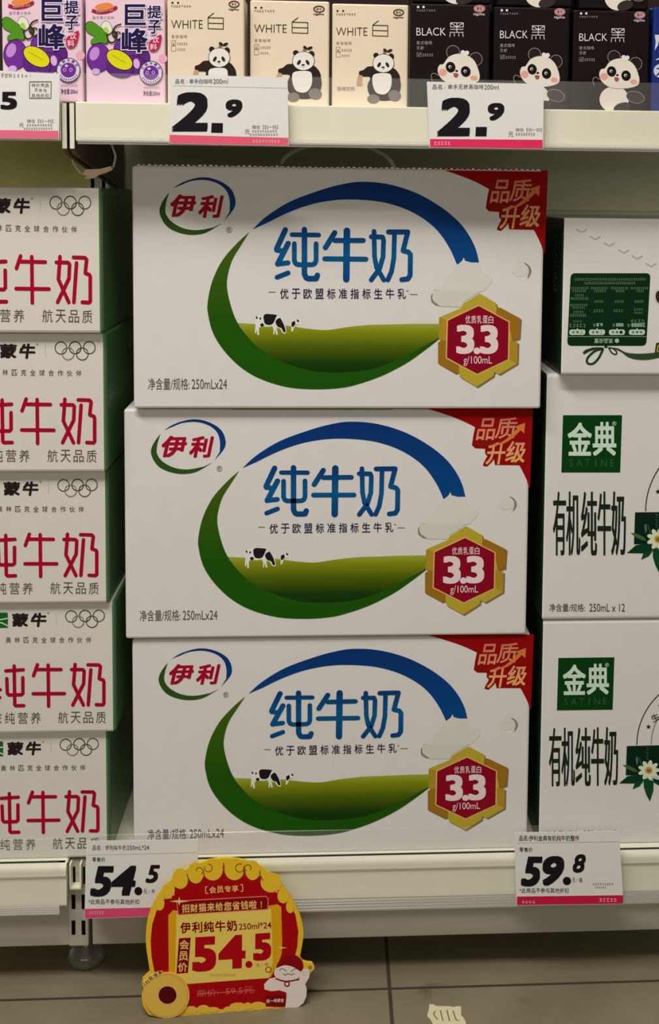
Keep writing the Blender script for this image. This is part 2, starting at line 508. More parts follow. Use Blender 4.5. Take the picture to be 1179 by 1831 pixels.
RU = UY - 0.006
xl_end = at(105, 200, RU).x; xr_start = at(138, 200, RU).x
tl, c = upper_shelf(XL0, at(109, 220, UY).x, 'upper left white metal shelf under the purple grape juice cartons', at(115, 220, UY).x)
price_rail(c, XL0, xl_end, RU, at(60, 128, RU).z, at(60, 238, RU).z, at(60, 248, RU).z, Vector((c, UY, up_top)), 'clear price holder along the upper left shelf below the grape cartons')
tr_, c = upper_shelf(at(135, 220, UY).x, XR1, 'upper right white metal shelf under the panda coffee cartons', at(128.5, 220, UY).x)
price_rail(c, xr_start, XR1, RU, at(600, 138, RU).z, at(600, 250, RU).z, at(600, 264, RU).z, Vector((c, UY, up_top)), 'clear price holder along the upper right shelf below the coffee cartons')

def lower_shelf(x0, x1, label):
    t = thing('shelf', label, 'shelf', Matrix.Translation(((x0 + x1) / 2, LY, lo_top)))
    cx = (x0 + x1) / 2
    new_obj('shelf_board', box_bm(x0 - cx, x1 - cx, 0.004, BACK - LY - 0.002, -0.006, 0, 0.002), [STEEL], t)
    bm = bmesh.new()
    h = lo_top - lo_bot
    prof = [(0.010, 0.0)] + [(0.006 - 0.006 * math.sin(a), -0.006 + 0.006 * math.cos(a)) for a in [math.pi / 2 * k / 5 for k in range(6)]] + \
           [(0.0, -0.011), (0.0022, -0.0125), (0.0022, -h + 0.002), (0.004, -h), (0.010, -h)]
    extrude_poly(bm, [Vector((x0 - cx, y, z)) for y, z in prof], [Vector((x1 - cx, y, z)) for y, z in prof])
    new_obj('fascia', bm, [STEEL], t)
    return t, cx
RL = LY - 0.008
lx_end = at(118, 1580, LY).x; rx_start = at(153, 1580, LY).x
tl, c = lower_shelf(XL0, lx_end, 'lower left white metal shelf under the red lettered milk cases')
price_rail(c, XL0, at(106, 1580, RL).x, RL, at(60, 1500, RL).z, at(60, 1620, RL).z, at(60, 1636, RL).z, Vector((c, LY, lo_top)), 'short clear price holder on the lower left shelf edge')
tr_, c = lower_shelf(rx_start, XR1, 'lower right white metal shelf under the oval and green logo milk cases')
price_rail(c, at(158, 1580, RL).x, XR1, RL, at(600, 1484, RL).z, at(600, 1608, RL).z, at(600, 1629, RL).z, Vector((c, LY, lo_top)), 'long clear price holder on the lower right shelf edge')

# base boards and the slotted front post with its levelling foot
for x0, x1, lab in ((XL0, at(124, 1660, 0.006).x, 'grey metal base board left of the slotted post under the shelf'),
                    (at(165, 1660, 0.006).x, XR1, 'long grey metal base board under the lower right shelf')):
    o = new_obj('base_board', box_bm(x0, x1, 0.006, 0.018, base_bot, lo_bot + 0.004, 0.0012), [STEEL_GREY])
    tag(o, lab, 'board')
t = thing('shelf_post', 'short slotted metal post with hook and glassy foot between the lower shelves', 'post', Matrix.Translation((post_x, 0.004, 0)))
pb = at(142, 1692, 0.004).z
bm = box_bm(-0.0098, 0.0098, 0.0, 0.03, pb, lo_top - 0.004, 0.0012)
new_obj('column', bm, [STEEL_GREY], t)
bm = bmesh.new()
for ya, yb in ((1550, 1580), (1600, 1625), (1646, 1671)):
    for xa in (128, 146):
        a = at(xa, ya, 0.004); b = at(xa + 7, yb, 0.004)
        box_bm(a.x - post_x, b.x - post_x, -0.0003, 0.0004, b.z, a.z, bm=bm)
new_obj('slots', bm, [SLOT], t)
bm = bmesh.new()
A = at(125, 1546, -0.006); B = at(144, 1589, -0.006)
ax, bx, az, bz = A.x - post_x, B.x - post_x, A.z, B.z
for x in (ax, bx): box_bm(x - 0.0009, x + 0.0009, -0.010, 0.002, bz, az, 0.0004, bm=bm)
box_bm(ax - 0.0009, bx + 0.0009, -0.010, 0.002, bz - 0.001, bz + 0.0014, 0.0004, bm=bm)
o = new_obj('hook', bm, [STEEL], t)
fz = 0.0
ft = lathe_bm([(0.0, 0.0), (0.017, 0.0), (0.0215, 0.003), (0.0225, 0.008), (0.020, 0.014), (0.014, 0.0185), (0.010, 0.020), (0.0, 0.020)])
bmesh.ops.translate(ft, verts=ft.verts, vec=(0, 0.040, 0))
bmesh.ops.scale(ft, verts=ft.verts, vec=(0.86, 0.86, 1.0), space=Matrix.Translation((0, -0.040, 0)))
o = new_obj('levelling_foot', ft, [CLEAR_THICK], t, smooth=True); o['label'] = 'clear glassy levelling foot'
ft = lathe_bm([(0.0, 0.003), (0.006, 0.003), (0.008, 0.006), (0.006, 0.010), (0.006, pb + 0.002), (0.0, pb + 0.002)], 16)
bmesh.ops.translate(ft, verts=ft.verts, vec=(0, 0.040, 0))
new_obj('foot_screw', ft, [ink((120, 110, 98), 0.25, 0.8)], o, smooth=True)

# ================================================================== MILK CASES
def perforation(x0, x1, z, n, mat, root, y=-0.0003, h=0.0016):
    bm = bmesh.new()
    st = (x1 - x0) / n
    rnd = random.Random(n)
    box_bm(x0, x1, y, y + 0.0012, z - 0.0004, z + 0.0002, bm=bm)
    for i in range(n):
        a = x0 + st * (i + 0.15); b = a + st * rnd.uniform(0.4, 0.62); hh = h * rnd.uniform(0.6, 1.2)
        box_bm(a, b, y, y + 0.0012, z - 0.0002, z + hh, bm=bm)
    o = new_obj('perforated_edge', bm, [mat], root)

def case_matrix(xl, xr, y_mid, Y, z, rot=0.0):
    a = at(xl, y_mid, Y).x; b = at(xr, y_mid, Y).x
    return Matrix.Translation(((a + b) / 2, Y, z)) @ Matrix.Rotation(rot, 4, 'Z'), b - a

# ---- middle stack: blue and green oval
OV = [(971.5, 237.5, 505), (945, 223, 930), (946.5, 237, 1330)]
zB = [0, 0, lo_top]
h3 = at(590, 1136, 0).z - lo_top
h2 = at(590, 728, -0.004).z - (lo_top + h3)
h1 = at(600, 297, -0.012).z - (lo_top + h3 + h2)
Z3, Z2, Z1 = lo_top, lo_top + h3, lo_top + h3 + h2
mw1, w1 = case_matrix(237.5, 971.5, 505, -0.012, Z1)
mw2, w2 = case_matrix(223, 945, 930, -0.004, Z2)
mw3, w3 = case_matrix(237.5, 946.5, 1330, 0.0, Z3)
print('OVAL', w1, h1, w2, h2, w3, h3, 'cam', CAMZ, 'shelf', lo_top)
OVAL_G = 'milk cases with a blue and green oval, stacked in the middle'
r = thing('milk_case', 'white milk case with blue and green oval, topmost of the middle stack', 'box', mw1, OVAL_G)
GAP = 0.0022
bm = box_bm(-w1 / 2, w1 / 2, 0, 0.195, 0, h1 - GAP, 0.0022)
new_obj('body', bm, [WHITE], r)
f = Face(r)
BLUE = ramp_mat('arc_blue', [(0.0, (4, 62, 116)), (1.0, (3, 44, 98))])
TBLUE = ramp_mat('title_blue', [(0.0, (6, 58, 106)), (0.5, (8, 78, 122)), (1.0, (8, 48, 100))])
GREEN = ramp_mat('crescent_green', [(0.0, (26, 74, 8)), (0.45, (30, 74, 6)), (1.0, (62, 84, 16))])
RED = ink((132, 2, 8)); DRED = ink((120, 4, 12))
# corner banner
f.poly('corner_banner', smooth_pts([(783, 300.5), (820, 313), (850, 325), (875, 338)], 5, False) +
       [(872, 352), (869, 372), (875, 378), (893, 379), (893, 388), (897, 393), (890, 406), (889, 411), (896, 413), (905, 405), (909, 399), (911, 410), (955, 411)] +
       smooth_pts([(957, 414), (967, 435), (972, 449), (974.5, 455)], 4, False) + [(980.5, 304.5)], RED, 0)
COPPER = ramp_mat('foil_copper', [(0.0, (240, 180, 90)), (0.35, (205, 140, 100)), (1.0, (180, 105, 82))])
f.zoom(6.935, 820, 300)
f.text('banner_lettering', '品', (388, 148, 640, 436), COPPER, 1, 0.012, 0.22)
f.text('banner_lettering', '质', (625, 140, 915, 420), COPPER, 1, 0.012, 0.2)
f.text('banner_lettering', '升', (510, 465, 765, 755), COPPER, 1, 0.016, 0.2)
f.text('banner_lettering', '级', (760, 455, 1018, 735), COPPER, 1, 0.016, 0.2)
f.text('banner_lettering', 'UPGRADE', (380, 455, 640, 505), ink((95, 35, 25)), 1, -0.005, 0.1)
f.poly('banner_lettering', smooth_pts([(560, 505), (700, 470), (800, 400), (915, 285)], 5, False) + [(870, 268), (1010, 215), (1000, 355), (955, 310)] +
       smooth_pts([(955, 315), (830, 430), (720, 490), (560, 515)], 5, False)[1:], ink((190, 110, 50)), 2)
f.zoom(1, 0, 0)
# big oval
f.poly('blue_arc', smooth_pts([(452, 410), (478, 386), (520, 360), (572, 340.5), (610, 330), (646, 325), (693, 329), (742, 344), (785, 367.5), (818, 394), (838, 419), (851, 445), (857, 469)], 5, False)
       + [(845, 469.5), (832, 466), (829.5, 460), (826.5, 466), (818, 473)]
       + smooth_pts([(817, 472), (805, 445), (785, 415), (759, 392), (726, 374), (689, 362.5), (650, 357.6), (610, 357), (572, 362), (539, 371), (507, 384), (478, 398.6)], 5, False), BLUE, 0)
inner_l = [(430, 440.5), (415, 466), (407, 495), (406.6, 518), (414, 550), (425, 577), (443, 602), (465, 624), (497.5, 643.5), (536, 658), (572, 664.5), (610, 666), (660, 661), (700, 648), (740, 629), (785, 604)]
f.poly('green_crescent', smooth_pts([(446, 415), (423, 436), (397.5, 466), (380, 502), (372, 537), (372, 560), (381, 595), (401, 627), (430, 656), (465, 677), (513.6, 692), (565, 696), (610, 693.5), (640, 687), (683, 672), (726, 650), (759, 627), (786, 606)], 5, False)
       + smooth_pts(inner_l, 5, False)[::-1], GREEN, 1)
HILL = ramp_mat('meadow_green', [(0.0, (18, 46, 6)), (0.22, (24, 52, 6)), (0.55, (70, 88, 8)), (0.85, (122, 124, 16)), (1.0, (140, 150, 50))])
hill_in = [(428, 581), (443, 603), (465, 625), (497.5, 645), (536, 659), (572, 666), (610, 667), (660, 662), (700, 649), (740, 630), (785, 606)]
f.poly('meadow_picture', smooth_pts([(425, 577.5), (450, 579), (480, 580), (520, 583), (545, 587), (575, 590), (595, 589), (620, 585), (660, 581), (700, 580), (740, 579), (790, 579)], 4, False)
       + smooth_pts(hill_in, 4, False)[::-1], HILL, 0)
f.zoom(5.36, 380, 540)
CW, CB = ink((205, 200, 190)), ink((28, 24, 26))
f.poly('cow_picture', [(415, 150), (440, 130), (500, 112), (600, 118), (640, 150), (680, 200), (702, 235), (710, 290), (695, 306), (668, 290), (650, 255), (615, 245), (620, 270), (628, 312), (612, 312), (600, 262), (595, 312), (584, 308), (586, 262), (575, 232), (520, 238), (470, 232), (446, 250), (448, 316), (432, 316), (428, 262), (418, 300), (407, 298), (412, 232)], CW, 1)
f.poly('cow_picture', [(490, 140), (510, 115), (560, 116), (615, 124), (610, 145), (585, 200), (560, 218), (525, 218), (500, 200)], CB, 2, sm=3)
f.poly('cow_picture', [(605, 185), (645, 152), (672, 190), (690, 230), (702, 285), (680, 285), (662, 250), (625, 235)], CB, 2, sm=3)
f.ell('cow_picture', 425, 150, 8, 14, CB, 2, -20); f.ell('cow_picture', 460, 158, 8, 12, CB, 2, 20)
f.poly('cow_picture', [(455, 215), (480, 200), (500, 225), (470, 240)], CB, 2)
f.poly('cow_picture', [(755, 195), (772, 172), (810, 163), (850, 185), (860, 205), (854, 247), (846, 244), (836, 215), (800, 216), (785, 240), (770, 282), (754, 282), (758, 240), (750, 232)], CW, 1)
f.poly('cow_picture', [(760, 195), (790, 178), (797, 212), (772, 240), (757, 230)], CB, 2)
f.poly('cow_picture', [(808, 163), (832, 178), (828, 196), (812, 186)], CB, 2)
# title
f.zoom(4.21, 480, 390)
def T(pts, w=41, sm=0): f.stroke('title_lettering', pts, w, TBLUE, 1, True, sm)
T([(128, 88), (62, 232)]); T([(62, 240), (98, 245)], 38); T([(150, 190), (70, 345)]); T([(70, 345), (148, 336)], 38); T([(66, 445), (150, 412)], 36)
T([(178, 124), (380, 127)], 34); T([(272, 86), (272, 420), (285, 448), (300, 455), (360, 455), (370, 430)], 42)
T([(196, 192), (196, 320), (206, 342), (225, 350), (330, 350), (350, 342), (360, 320), (360, 192)], 36)
T([(500, 110), (430, 222)], 40); T([(500, 168), (715, 168)], 38); T([(592, 95), (587, 460)], 50); T([(425, 306), (735, 309)], 38)
T([(796, 100), (800, 290), (815, 370), (870, 465)], 36); T([(775, 140), (860, 142), (868, 165), (864, 290), (838, 380), (775, 465)], 36)
T([(905, 104), (1050, 104), (1015, 245), (1055, 255), (1070, 275), (1068, 430), (1050, 458), (1005, 463)], 38); T([(950, 110), (945, 300), (928, 400), (900, 465)], 36)
NAVY = ink((34, 34, 62))
f.spaced('subtitle_lettering', '优于欧盟标准指标生牛乳', (88, 530, 1036, 608), NAVY, 1, 0.012, 0.72)
f.text('subtitle_lettering', '*', (1040, 540, 1056, 556), NAVY, 1)
f.stroke('subtitle_lettering', [(2, 556), (54, 557)], 4, NAVY, 1, False); f.stroke('subtitle_lettering', [(1066, 574), (1125, 575)], 4, NAVY, 1, False)
# oval brand logo
f.zoom(1, 0, 0)
f.poly('oval_logo', smooth_pts([(309, 337), (327, 326), (352.5, 318), (375, 318), (397.6, 326), (414, 339), (421, 357), (418.5, 373), (401, 395)], 5, False)
       + smooth_pts([(410.5, 379), (411, 360), (405.6, 342), (391, 329), (368.6, 322), (343, 323.5), (323.5, 331)], 5, False), BLUE, 0)
f.poly('oval_logo', smooth_pts([(302.5, 344), (291, 360), (285.4, 376), (289.6, 392), (301, 406.6), (320, 416), (343, 420), (368.6, 416), (397.6, 398.6)], 5, False)
       + smooth_pts([(381.5, 406.6), (352.5, 411.5), (326.7, 407.6), (305.7, 395), (296, 379), (297.7, 360)], 5, False), ink((42, 72, 22)), 0)
f.text('oval_logo', '伊', (305, 347.6, 351, 388), ink((150, 8, 36)), 1, 0.03, 0.2)
f.text('oval_logo', '利', (355, 349, 400, 389.5), ink((150, 8, 36)), 1, 0.03, 0.2)
f.text('oval_logo', '®', (405, 405.5, 415, 416), ink((90, 80, 80)), 1)
# protein badge
f.zoom(5.359, 750, 450)
gold_out = [(580, 400), (735, 492), (742, 530), (785, 540), (970, 640), (958, 830), (890, 852), (945, 870), (940, 1070), (765, 1175), (720, 1150), (710, 1190), (550, 1295), (390, 1200), (380, 1150), (345, 1165), (180, 1070), (180, 870), (215, 845), (185, 830), (190, 630), (400, 540), (420, 500)]
f.poly('hexagon_badge', [(x + 14, y + 14) for x, y in gold_out], ink((120, 96, 70)), 0)
f.poly('hexagon_badge', gold_out, ink((168, 146, 42), 0.32), 1)
GD = ink((140, 98, 24), 0.32); GM = ink((156, 124, 34), 0.32)
f.poly('hexagon_badge', [(742, 530), (785, 540), (970, 640), (958, 830), (890, 852), (855, 675), (735, 600)], GD, 2)
f.poly('hexagon_badge', [(180, 870), (215, 845), (268, 850), (265, 1015), (380, 1080), (380, 1150), (345, 1165), (180, 1070)], GD, 2)
f.poly('hexagon_badge', [(185, 830), (190, 630), (275, 660), (268, 850), (215, 845)], GM, 2)
f.poly('hexagon_badge', [(855, 850), (890, 852), (945, 870), (940, 1070), (850, 1030)], GM, 2)
f.poly('hexagon_badge', [(570, 508), (868, 668), (862, 1037), (555, 1183), (253, 1022), (263, 652)], ink((196, 160, 90), 0.32), 3)
f.poly('hexagon_badge', [(570, 520), (856, 674), (850, 1030), (555, 1170), (265, 1014), (275, 660)], ink((126, 4, 30)), 4)
PW = ink((226, 204, 200))
f.spaced('badge_lettering', '优质乳蛋白', (443, 612, 710, 688), PW, 5, 0.006, 0.86)
f.text('badge_lettering', '3', (355, 700, 528, 980), PW, 5, 0.03); f.text('badge_lettering', '3', (582, 702, 756, 980), PW, 5, 0.03)
f.ell('badge_lettering', 553, 950, 33, 32, PW, 5)
f.text('badge_lettering', 'g/100mL', (425, 1000, 697, 1095), PW, 5)
# milk splash picture
S1, S2 = ink((196, 190, 180)), ink((189, 185, 172))
f.poly('milk_splash_picture', [(355, 132), (430, 92), (500, 104), (568, 112), (620, 200), (700, 260), (640, 350), (560, 385), (140, 368), (210, 330), (290, 220)], S1, 0, sm=3)
f.poly('milk_splash_picture', [(137, 372), (590, 378), (430, 480), (405, 530), (200, 525), (140, 470)], S2, 1)
f.poly('milk_splash_picture', [(970, 36), (1000, 110), (1050, 150), (1020, 230), (940, 240), (885, 190), (930, 110)], S1, 0)
GR = ink((120, 114, 104))
f.poly('milk_splash_picture', [(1003, 104), (1050, 130), (1075, 180), (1060, 230), (1033, 255), (1050, 200), (1045, 150)], GR, 1, sm=3)
f.poly('milk_splash_picture', [(128, 392), (110, 430), (116, 480), (160, 515), (300, 534), (200, 520), (140, 480), (124, 440)], GR, 2)
f.stroke('milk_splash_picture', [(1020, 262), (1060, 240)], 5, S2, 1, False)
f.zoom(1, 0, 0)
f.text('volume_lettering', '净含量/规格:', (265, 676, 339, 697), ink((82, 72, 72)), 1)
f.text('volume_lettering', '250mLx24', (343, 678, 406, 695.5), ink((82, 72, 72)), 1)
f.done({'corner_banner': 'red corner banner', 'hexagon_badge': 'gold and red hexagon badge', 'body': 'white carton body'})
dup_src = r
def scaled(mw, sx, sz): return mw @ Matrix.Diagonal((sx, 1, sz, 1))
r2 = dup(r, scaled(mw2, w2 / w1, h2 / h1), 'white milk case with blue and green oval, middle one of its three-case stack')
xa, xb = [r2.matrix_world.inverted() @ at(x, 726, -0.004) for x in (415, 700)]
o = new_obj('lid_flap', box_bm(xa.x, xb.x, 0.0002, 0.03, h1 - GAP - 0.0002, h1 - GAP + 0.0014, 0.0003, 1), [ink((92, 112, 40))], r2)
o['label'] = 'green edge of the lid flap'
dup(r, scaled(mw3, w3 / w1, h3 / h1), 'white milk case with blue and green oval, bottom one behind the price rail')
# toothed top edge and plastic carrying handle only on the topmost case
perforation(-w1 / 2 + 0.004, w1 / 2 - 0.004, h1 - GAP, 74, ink((214, 208, 200)), r)
hp = []
p0 = at(500, 300, 0.09); p1 = at(706, 300, 0.09); pm = at(603, 256, 0.09)
for k in range(25):
    a = math.pi * k / 24
    hp.append(mw1.inverted() @ Vector(((p0.x + p1.x) / 2 - (p1.x - p0.x) / 2 * math.cos(a), 0.09, Z1 + h1 - 0.002 + (pm.z - Z1 - h1 + 0.002) * math.sin(a))))
o = new_obj('carry_handle', tube_bm(hp, 0.0022), [ink((226, 222, 210), 0.3)], r, smooth=True); o['label'] = 'thin white plastic carry handle'

# ---- left stack: red lettering, three visible characters
RC = [(335, 592, 182.5, -0.028), (596, 838, 190, -0.020), (843, 1072, 193.5, -0.012), (1078, 1303, 206, -0.006), (1308, 1526, 195, 0.0)]
LEFT_G = 'milk cases with red lettering, stacked at the left'
MW = 0.30
zs = [lo_top]
for yt, yb, xr, Y in reversed(RC):
    zs.append(at(100, yt - 2, Y).z)
zs = list(reversed(zs))           # zs[i] = top of case i, zs[i+1] = its bottom
mats = []
for i, (yt, yb, xr, Y) in enumerate(RC):
    X = at(xr, (yt + yb) / 2, Y).x
    mats.append((Matrix.Translation((X, Y, zs[i + 1])), zs[i] - zs[i + 1]))
mw4, h4 = mats[3]
print('RED', [round(h, 4) for m, h in mats])
r = thing('milk_case', 'white milk case with red lettering, second from the bottom of the left stack', 'box', mw4, LEFT_G)
bm = box_bm(-MW, 0, 0, 0.185, 0, h4 - 0.001, 0.0025)
for fc in bm.faces:
    if fc.calc_center_median().x > -0.0022: fc.material_index = 1
new_obj('body', bm, [WHITE_WARM, GREEN_SIDE], r)
f = Face(r).zoom(5.895, 0, 1080)
LG = ink((20, 88, 34)); LW2 = ink((190, 205, 180))
f.poly('logo', [(-110, 92), (80, 90), (84, 130), (84, 250), (-110, 254)], LG, 0)
f.stroke('logo', [(-110, 150), (-20, 165), (82, 150)], 12, LW2, 1, False, 4); f.stroke('logo', [(-110, 215), (0, 195), (84, 230)], 12, LW2, 1, False, 4)
BK = ink((34, 26, 26)); BR = ink((74, 64, 52))
f.text('logo', '蒙', (128, 96, 300, 238), BK, 1, 0.03, 0.0)
f.text('logo', '牛', (325, 92, 490, 240), BK, 1, 0.035, 0.12)
f.text('logo', '®', (500, 86, 522, 106), BR, 1)
f.stroke('logo', [(594, 95), (594, 215)], 3, ink((150, 150, 130)), 1, False)
for cx, cy, cc in ((752, 130, (58, 58, 62)), (897, 125, (28, 24, 24)), (1042, 123, (74, 62, 52)), (825, 185, (120, 108, 80)), (970, 185, (60, 62, 44))):
    f.ring('rings_emblem', cx, cy, 60, 60, 9, ink(cc), 1 if cy < 150 else 2)
f.spaced('subtitle_lettering', '奥林匹克全球合作伙伴', (60, 348, 962, 408), BR, 1, 0.004, 0.6)
TR = ink((152, 6, 34))
def T(pts, w=37): f.stroke('title_lettering', pts, w, TR, 1)
T([(62, 704), (246, 692)]); T([(150, 652), (156, 1060), (170, 1072), (252, 1070)]); T([(72, 785), (78, 940), (95, 958), (225, 956), (242, 940), (241, 775)])
T([(-50, 650), (-120, 800), (-60, 800)]); T([(-30, 760), (-120, 920), (4, 902)]); T([(-120, 1045), (-2, 985)])
T([(396, 638), (354, 755)]); T([(396, 690), (644, 690)]); T([(508, 642), (513, 1075)]); T([(350, 945), (680, 943)])
T([(792, 636), (776, 850), (880, 1064)]); T([(755, 690), (872, 690), (888, 705), (882, 840), (768, 1064)]); T([(958, 692), (931, 1062)])
T([(928, 640), (1045, 642), (1060, 660), (1046, 785), (1090, 802), (1096, 820), (1096, 1050), (1084, 1062), (1016, 1060)])
f.spaced('slogan_lettering', '浓纯营养', (-85, 1140, 430, 1262), BR, 1, -0.004, 0.76)
f.spaced('slogan_lettering', '航天品质', (614, 1135, 1116, 1255), BR, 1, -0.004, 0.78)
f.done({'rings_emblem': 'five linked rings', 'title_lettering': 'large red lettering'})
# frayed paper along the right edge and a few pale marks on the green side
bm = bmesh.new()
rnd = random.Random(9)
zz = [0.003 + (h4 - 0.008) * k / 40 for k in range(41)]
edge = [(0.004 + rnd.uniform(0.0, 0.0035)) for z in zz]
ya = [Vector((0.0, 0.002, z)) for z in zz] + [Vector((0.0, e, z)) for e, z in zip(edge, zz)][::-1]
extrude_poly(bm, ya, [p + Vector((0.0005, 0, 0)) for p in ya])
new_obj('frayed_edge', bm, [ink((84, 92, 70))], r)
bm = bmesh.new()
for k in range(5):
    box_bm(0.0, 0.0004, 0.140 + k * 0.006, 0.1435 + k * 0.006, h4 - 0.030 + rnd.uniform(-.002, .002), h4 - 0.014 + rnd.uniform(-.002, .002), bm=bm)
new_obj('side_print', bm, [ink((120, 135, 105))], r)
LBL = ['white milk case with red lettering, topmost of the left stack', 'white milk case with red lettering, second from the top of the left stack',
       'white milk case with red lettering, third of five in the left stack', None,
       'white milk case with red lettering, bottom of the left stack behind the price rail']
for i, (m, h) in enumerate(mats):
    if i != 3: dup(r, m @ Matrix.Diagonal((1, 1, h / h4, 1)), LBL[i])

# ---- right stack: green square logo, and the case lying upside down on top
RW = 0.31
RIGHT_G = 'milk cases with a green square logo, stacked at the right'
zr2 = at(1060, 1108, 0.002).z; zr1 = at(1060, 667, 0.002).z; zr0 = at(1060, 390, -0.012).z
mr2 = Matrix.Translation((at(971, 890, 0.002).x, 0.002, zr2)); hr2 = zr1 - zr2
mr3 = Matrix.Translation((at(965, 1300, 0.004).x, 0.004, lo_top)); hr3 = zr2 - lo_top
mr1 = Matrix.Translation((at(1004, 525, -0.012).x, -0.012, zr1)); hr1 = zr0 - zr1
print('RIGHT', hr1, hr2, hr3)
r = thing('milk_case', 'white milk case with green square logo, second from the top at the right', 'box', mr2, RIGHT_G)
bm = box_bm(0, RW, 0, 0.19, 0, hr2 - 0.001, 0.0035, 3)
for fc in bm.faces:
    if fc.calc_center_median().x < 0.002: fc.material_index = 1
new_obj('body', bm, [WHITE, DARK_GREEN], r)
f = Face(r).zoom(4.069, 960, 660)
f.poly('green_logo', [(192, 335), (622, 335), (608, 752), (180, 752)], ink((2, 54, 14)), 0)
PG = ink((196, 212, 192))
f.text('green_logo', '金', (226, 388, 402, 630), PG, 1, 0.022); f.text('green_logo', '典', (408, 384, 580, 630), PG, 1, 0.022)
f.spaced('green_logo', 'SATINE', (228, 656, 572, 708), ink((50, 88, 52)), 1, -0.012, 0.74)
f.text('green_logo', '®', (550, 380, 580, 410), PG, 1)
DK = ink((26, 36, 24))
for k, ch in enumerate('有机纯牛奶'):
    xs = [(118, 215), (214, 318), (322, 440), (442, 542), (542, 650)][k]
    f.text('title_lettering', ch, (xs[0], 890, xs[1], 1355), DK, 1, 0.0, xbold=0.028)
f.text('volume_lettering', '净含量/规格:', (92, 1706, 352, 1764), ink((60, 52, 46)), 1)
f.text('volume_lettering', '250mL x 12', (384, 1706, 642, 1764), ink((60, 52, 46)), 1)
f.zoom(1, 0, 0)
f.ring('ring_stamp', 1290, 914, 135, 135, 1.8, DK, 0, 48, 180, 360); f.ring('ring_stamp', 1290, 914, 108, 108, 1.3, ink((90, 84, 70)), 0, 48, 180, 360)
def star(cx, cy, R, mat):
    f.poly('ring_stamp', [(cx + (R if k % 2 == 0 else R * 0.42) * math.sin(math.pi * k / 5), cy - (R if k % 2 == 0 else R * 0.42) * math.cos(math.pi * k / 5)) for k in range(10)], mat, 1)
star(1177, 879, 5.2, DK)
f.text('ring_stamp', '生', ((1180, 858), (1193, 851), (1199, 864), (1186, 871)), DK, 1, 0.01)
f.text('ring_stamp', '牛', ((1193, 838), (1204, 828), (1213, 840), (1202, 850)), DK, 1, 0.01)
f.poly('flower_picture', [(1136, 916), (1330, 914), (1328, 975), (1134, 973)], ink((6, 34, 20)), 1)
LF, LF2, LF3 = ink((16, 62, 36)), ink((62, 92, 46)), ink((10, 50, 30))
f.zoom(8.32, 1100, 830)
f.poly('flower_picture', [(235, 1018), (320, 1030), (420, 1075), (480, 1140), (400, 1130), (300, 1080)], LF2, 2)
f.poly('flower_picture', [(180, 1320), (310, 1205), (420, 1190), (545, 1190), (580, 1260), (520, 1300), (410, 1325)], LF3, 2)
f.poly('flower_picture', [(390, 1418), (425, 1320), (520, 1280), (560, 1290), (500, 1370)], LF, 3)
f.poly('flower_picture', [(560, 1260), (640, 1240), (720, 1300), (715, 1450), (660, 1620), (600, 1500), (565, 1380)], LF, 3)
f.poly('flower_picture', [(700, 1240), (900, 1300), (1000, 1380), (820, 1370), (720, 1310)], LF3, 3)
f.poly('flower_picture', [(440, 900), (470, 890), (480, 960), (460, 1040), (440, 960)], ink((70, 98, 84)), 2)
f.stroke('flower_picture', [(490, 900), (530, 1030)], 12, ink((56, 84, 66)), 2, False)
for k in range(7):
    f.stroke('flower_picture', [(600 + 14 * (k % 2), 740 + k * 38), (640, 760 + k * 38)], 10, ink((60, 92, 74)), 2, False)
PT = ink((196, 200, 168))
for k in range(9):
    a = 2 * math.pi * k / 9
    f.ell('flower_picture', 645 + 100 * math.cos(a), 1112 + 92 * math.sin(a), 76, 36, PT, 4, math.degrees(a), 12)
f.ell('flower_picture', 645, 1112, 62, 58, ink((170, 150, 70)), 5); f.ell('flower_picture', 645, 1118, 34, 32, ink((128, 92, 36)), 6)
f.done({'green_logo': 'dark green square logo', 'flower_picture': 'pale flower over dark green leaves'})
dup(r, mr3 @ Matrix.Diagonal((0.965, 1, hr3 / hr2, 1)), 'white milk case with green square logo, bottom right behind the 59.8 price tag')

r = thing('milk_case', 'white case with upside-down dark green prize panel, topmost at the right', 'box', mr1)
bm = box_bm(0, RW, 0, 0.19, 0, hr1, 0.003, 3)
for fc in bm.faces:
    if fc.calc_center_median().x < 0.002: fc.material_index = 1
new_obj('body', bm, [WHITE, DARK_GREEN], r)
f = Face(r).zoom(5.384, 960, 370)
PN = ink((10, 40, 20))
def rq(q, R, n=5):
    out = []
    for i in range(4):
        p = Vector(q[i]); a = (Vector(q[i - 1]) - p).normalized(); b = (Vector(q[(i + 1) % 4]) - p).normalized()
        for k in range(n + 1):
            t = k / n
            out.append(tuple(p + a * R * (1 - t) ** 2 + b * R * t ** 2))
    return out
f.poly('prize_panel', rq([(328, 638), (1097, 638), (1056, 1337), (294, 1337)], 45), PN, 0)
TX = ink((150, 170, 140)); PL = ink((176, 188, 164))
f.stroke('prize_panel', [(308, 1247), (1058, 1247)], 4, TX, 1, False)
f.text('prize_panel', '奖品设置', (556, 1266, 734, 1312), TX, 1, 0.01, up_down=True)
f.ell('prize_panel', 773, 1288, 22, 22, TX, 1, n=8)
for cx, s in ((393, '三等奖'), (583, '二等奖'), (775, '一等奖'), (967, '特等奖')):
    f.poly('prize_panel', rq([(cx - 78, 1180), (cx + 78, 1180), (cx + 74, 1232), (cx - 80, 1232)], 26), PL, 1)
    f.poly('prize_panel', [(cx - 10, 1182), (cx, 1164), (cx + 10, 1182)], PL, 1)
    f.spaced('prize_panel', s[::-1], (cx - 52, 1192, cx + 52, 1220), PN, 2, 0.01, 0.7)
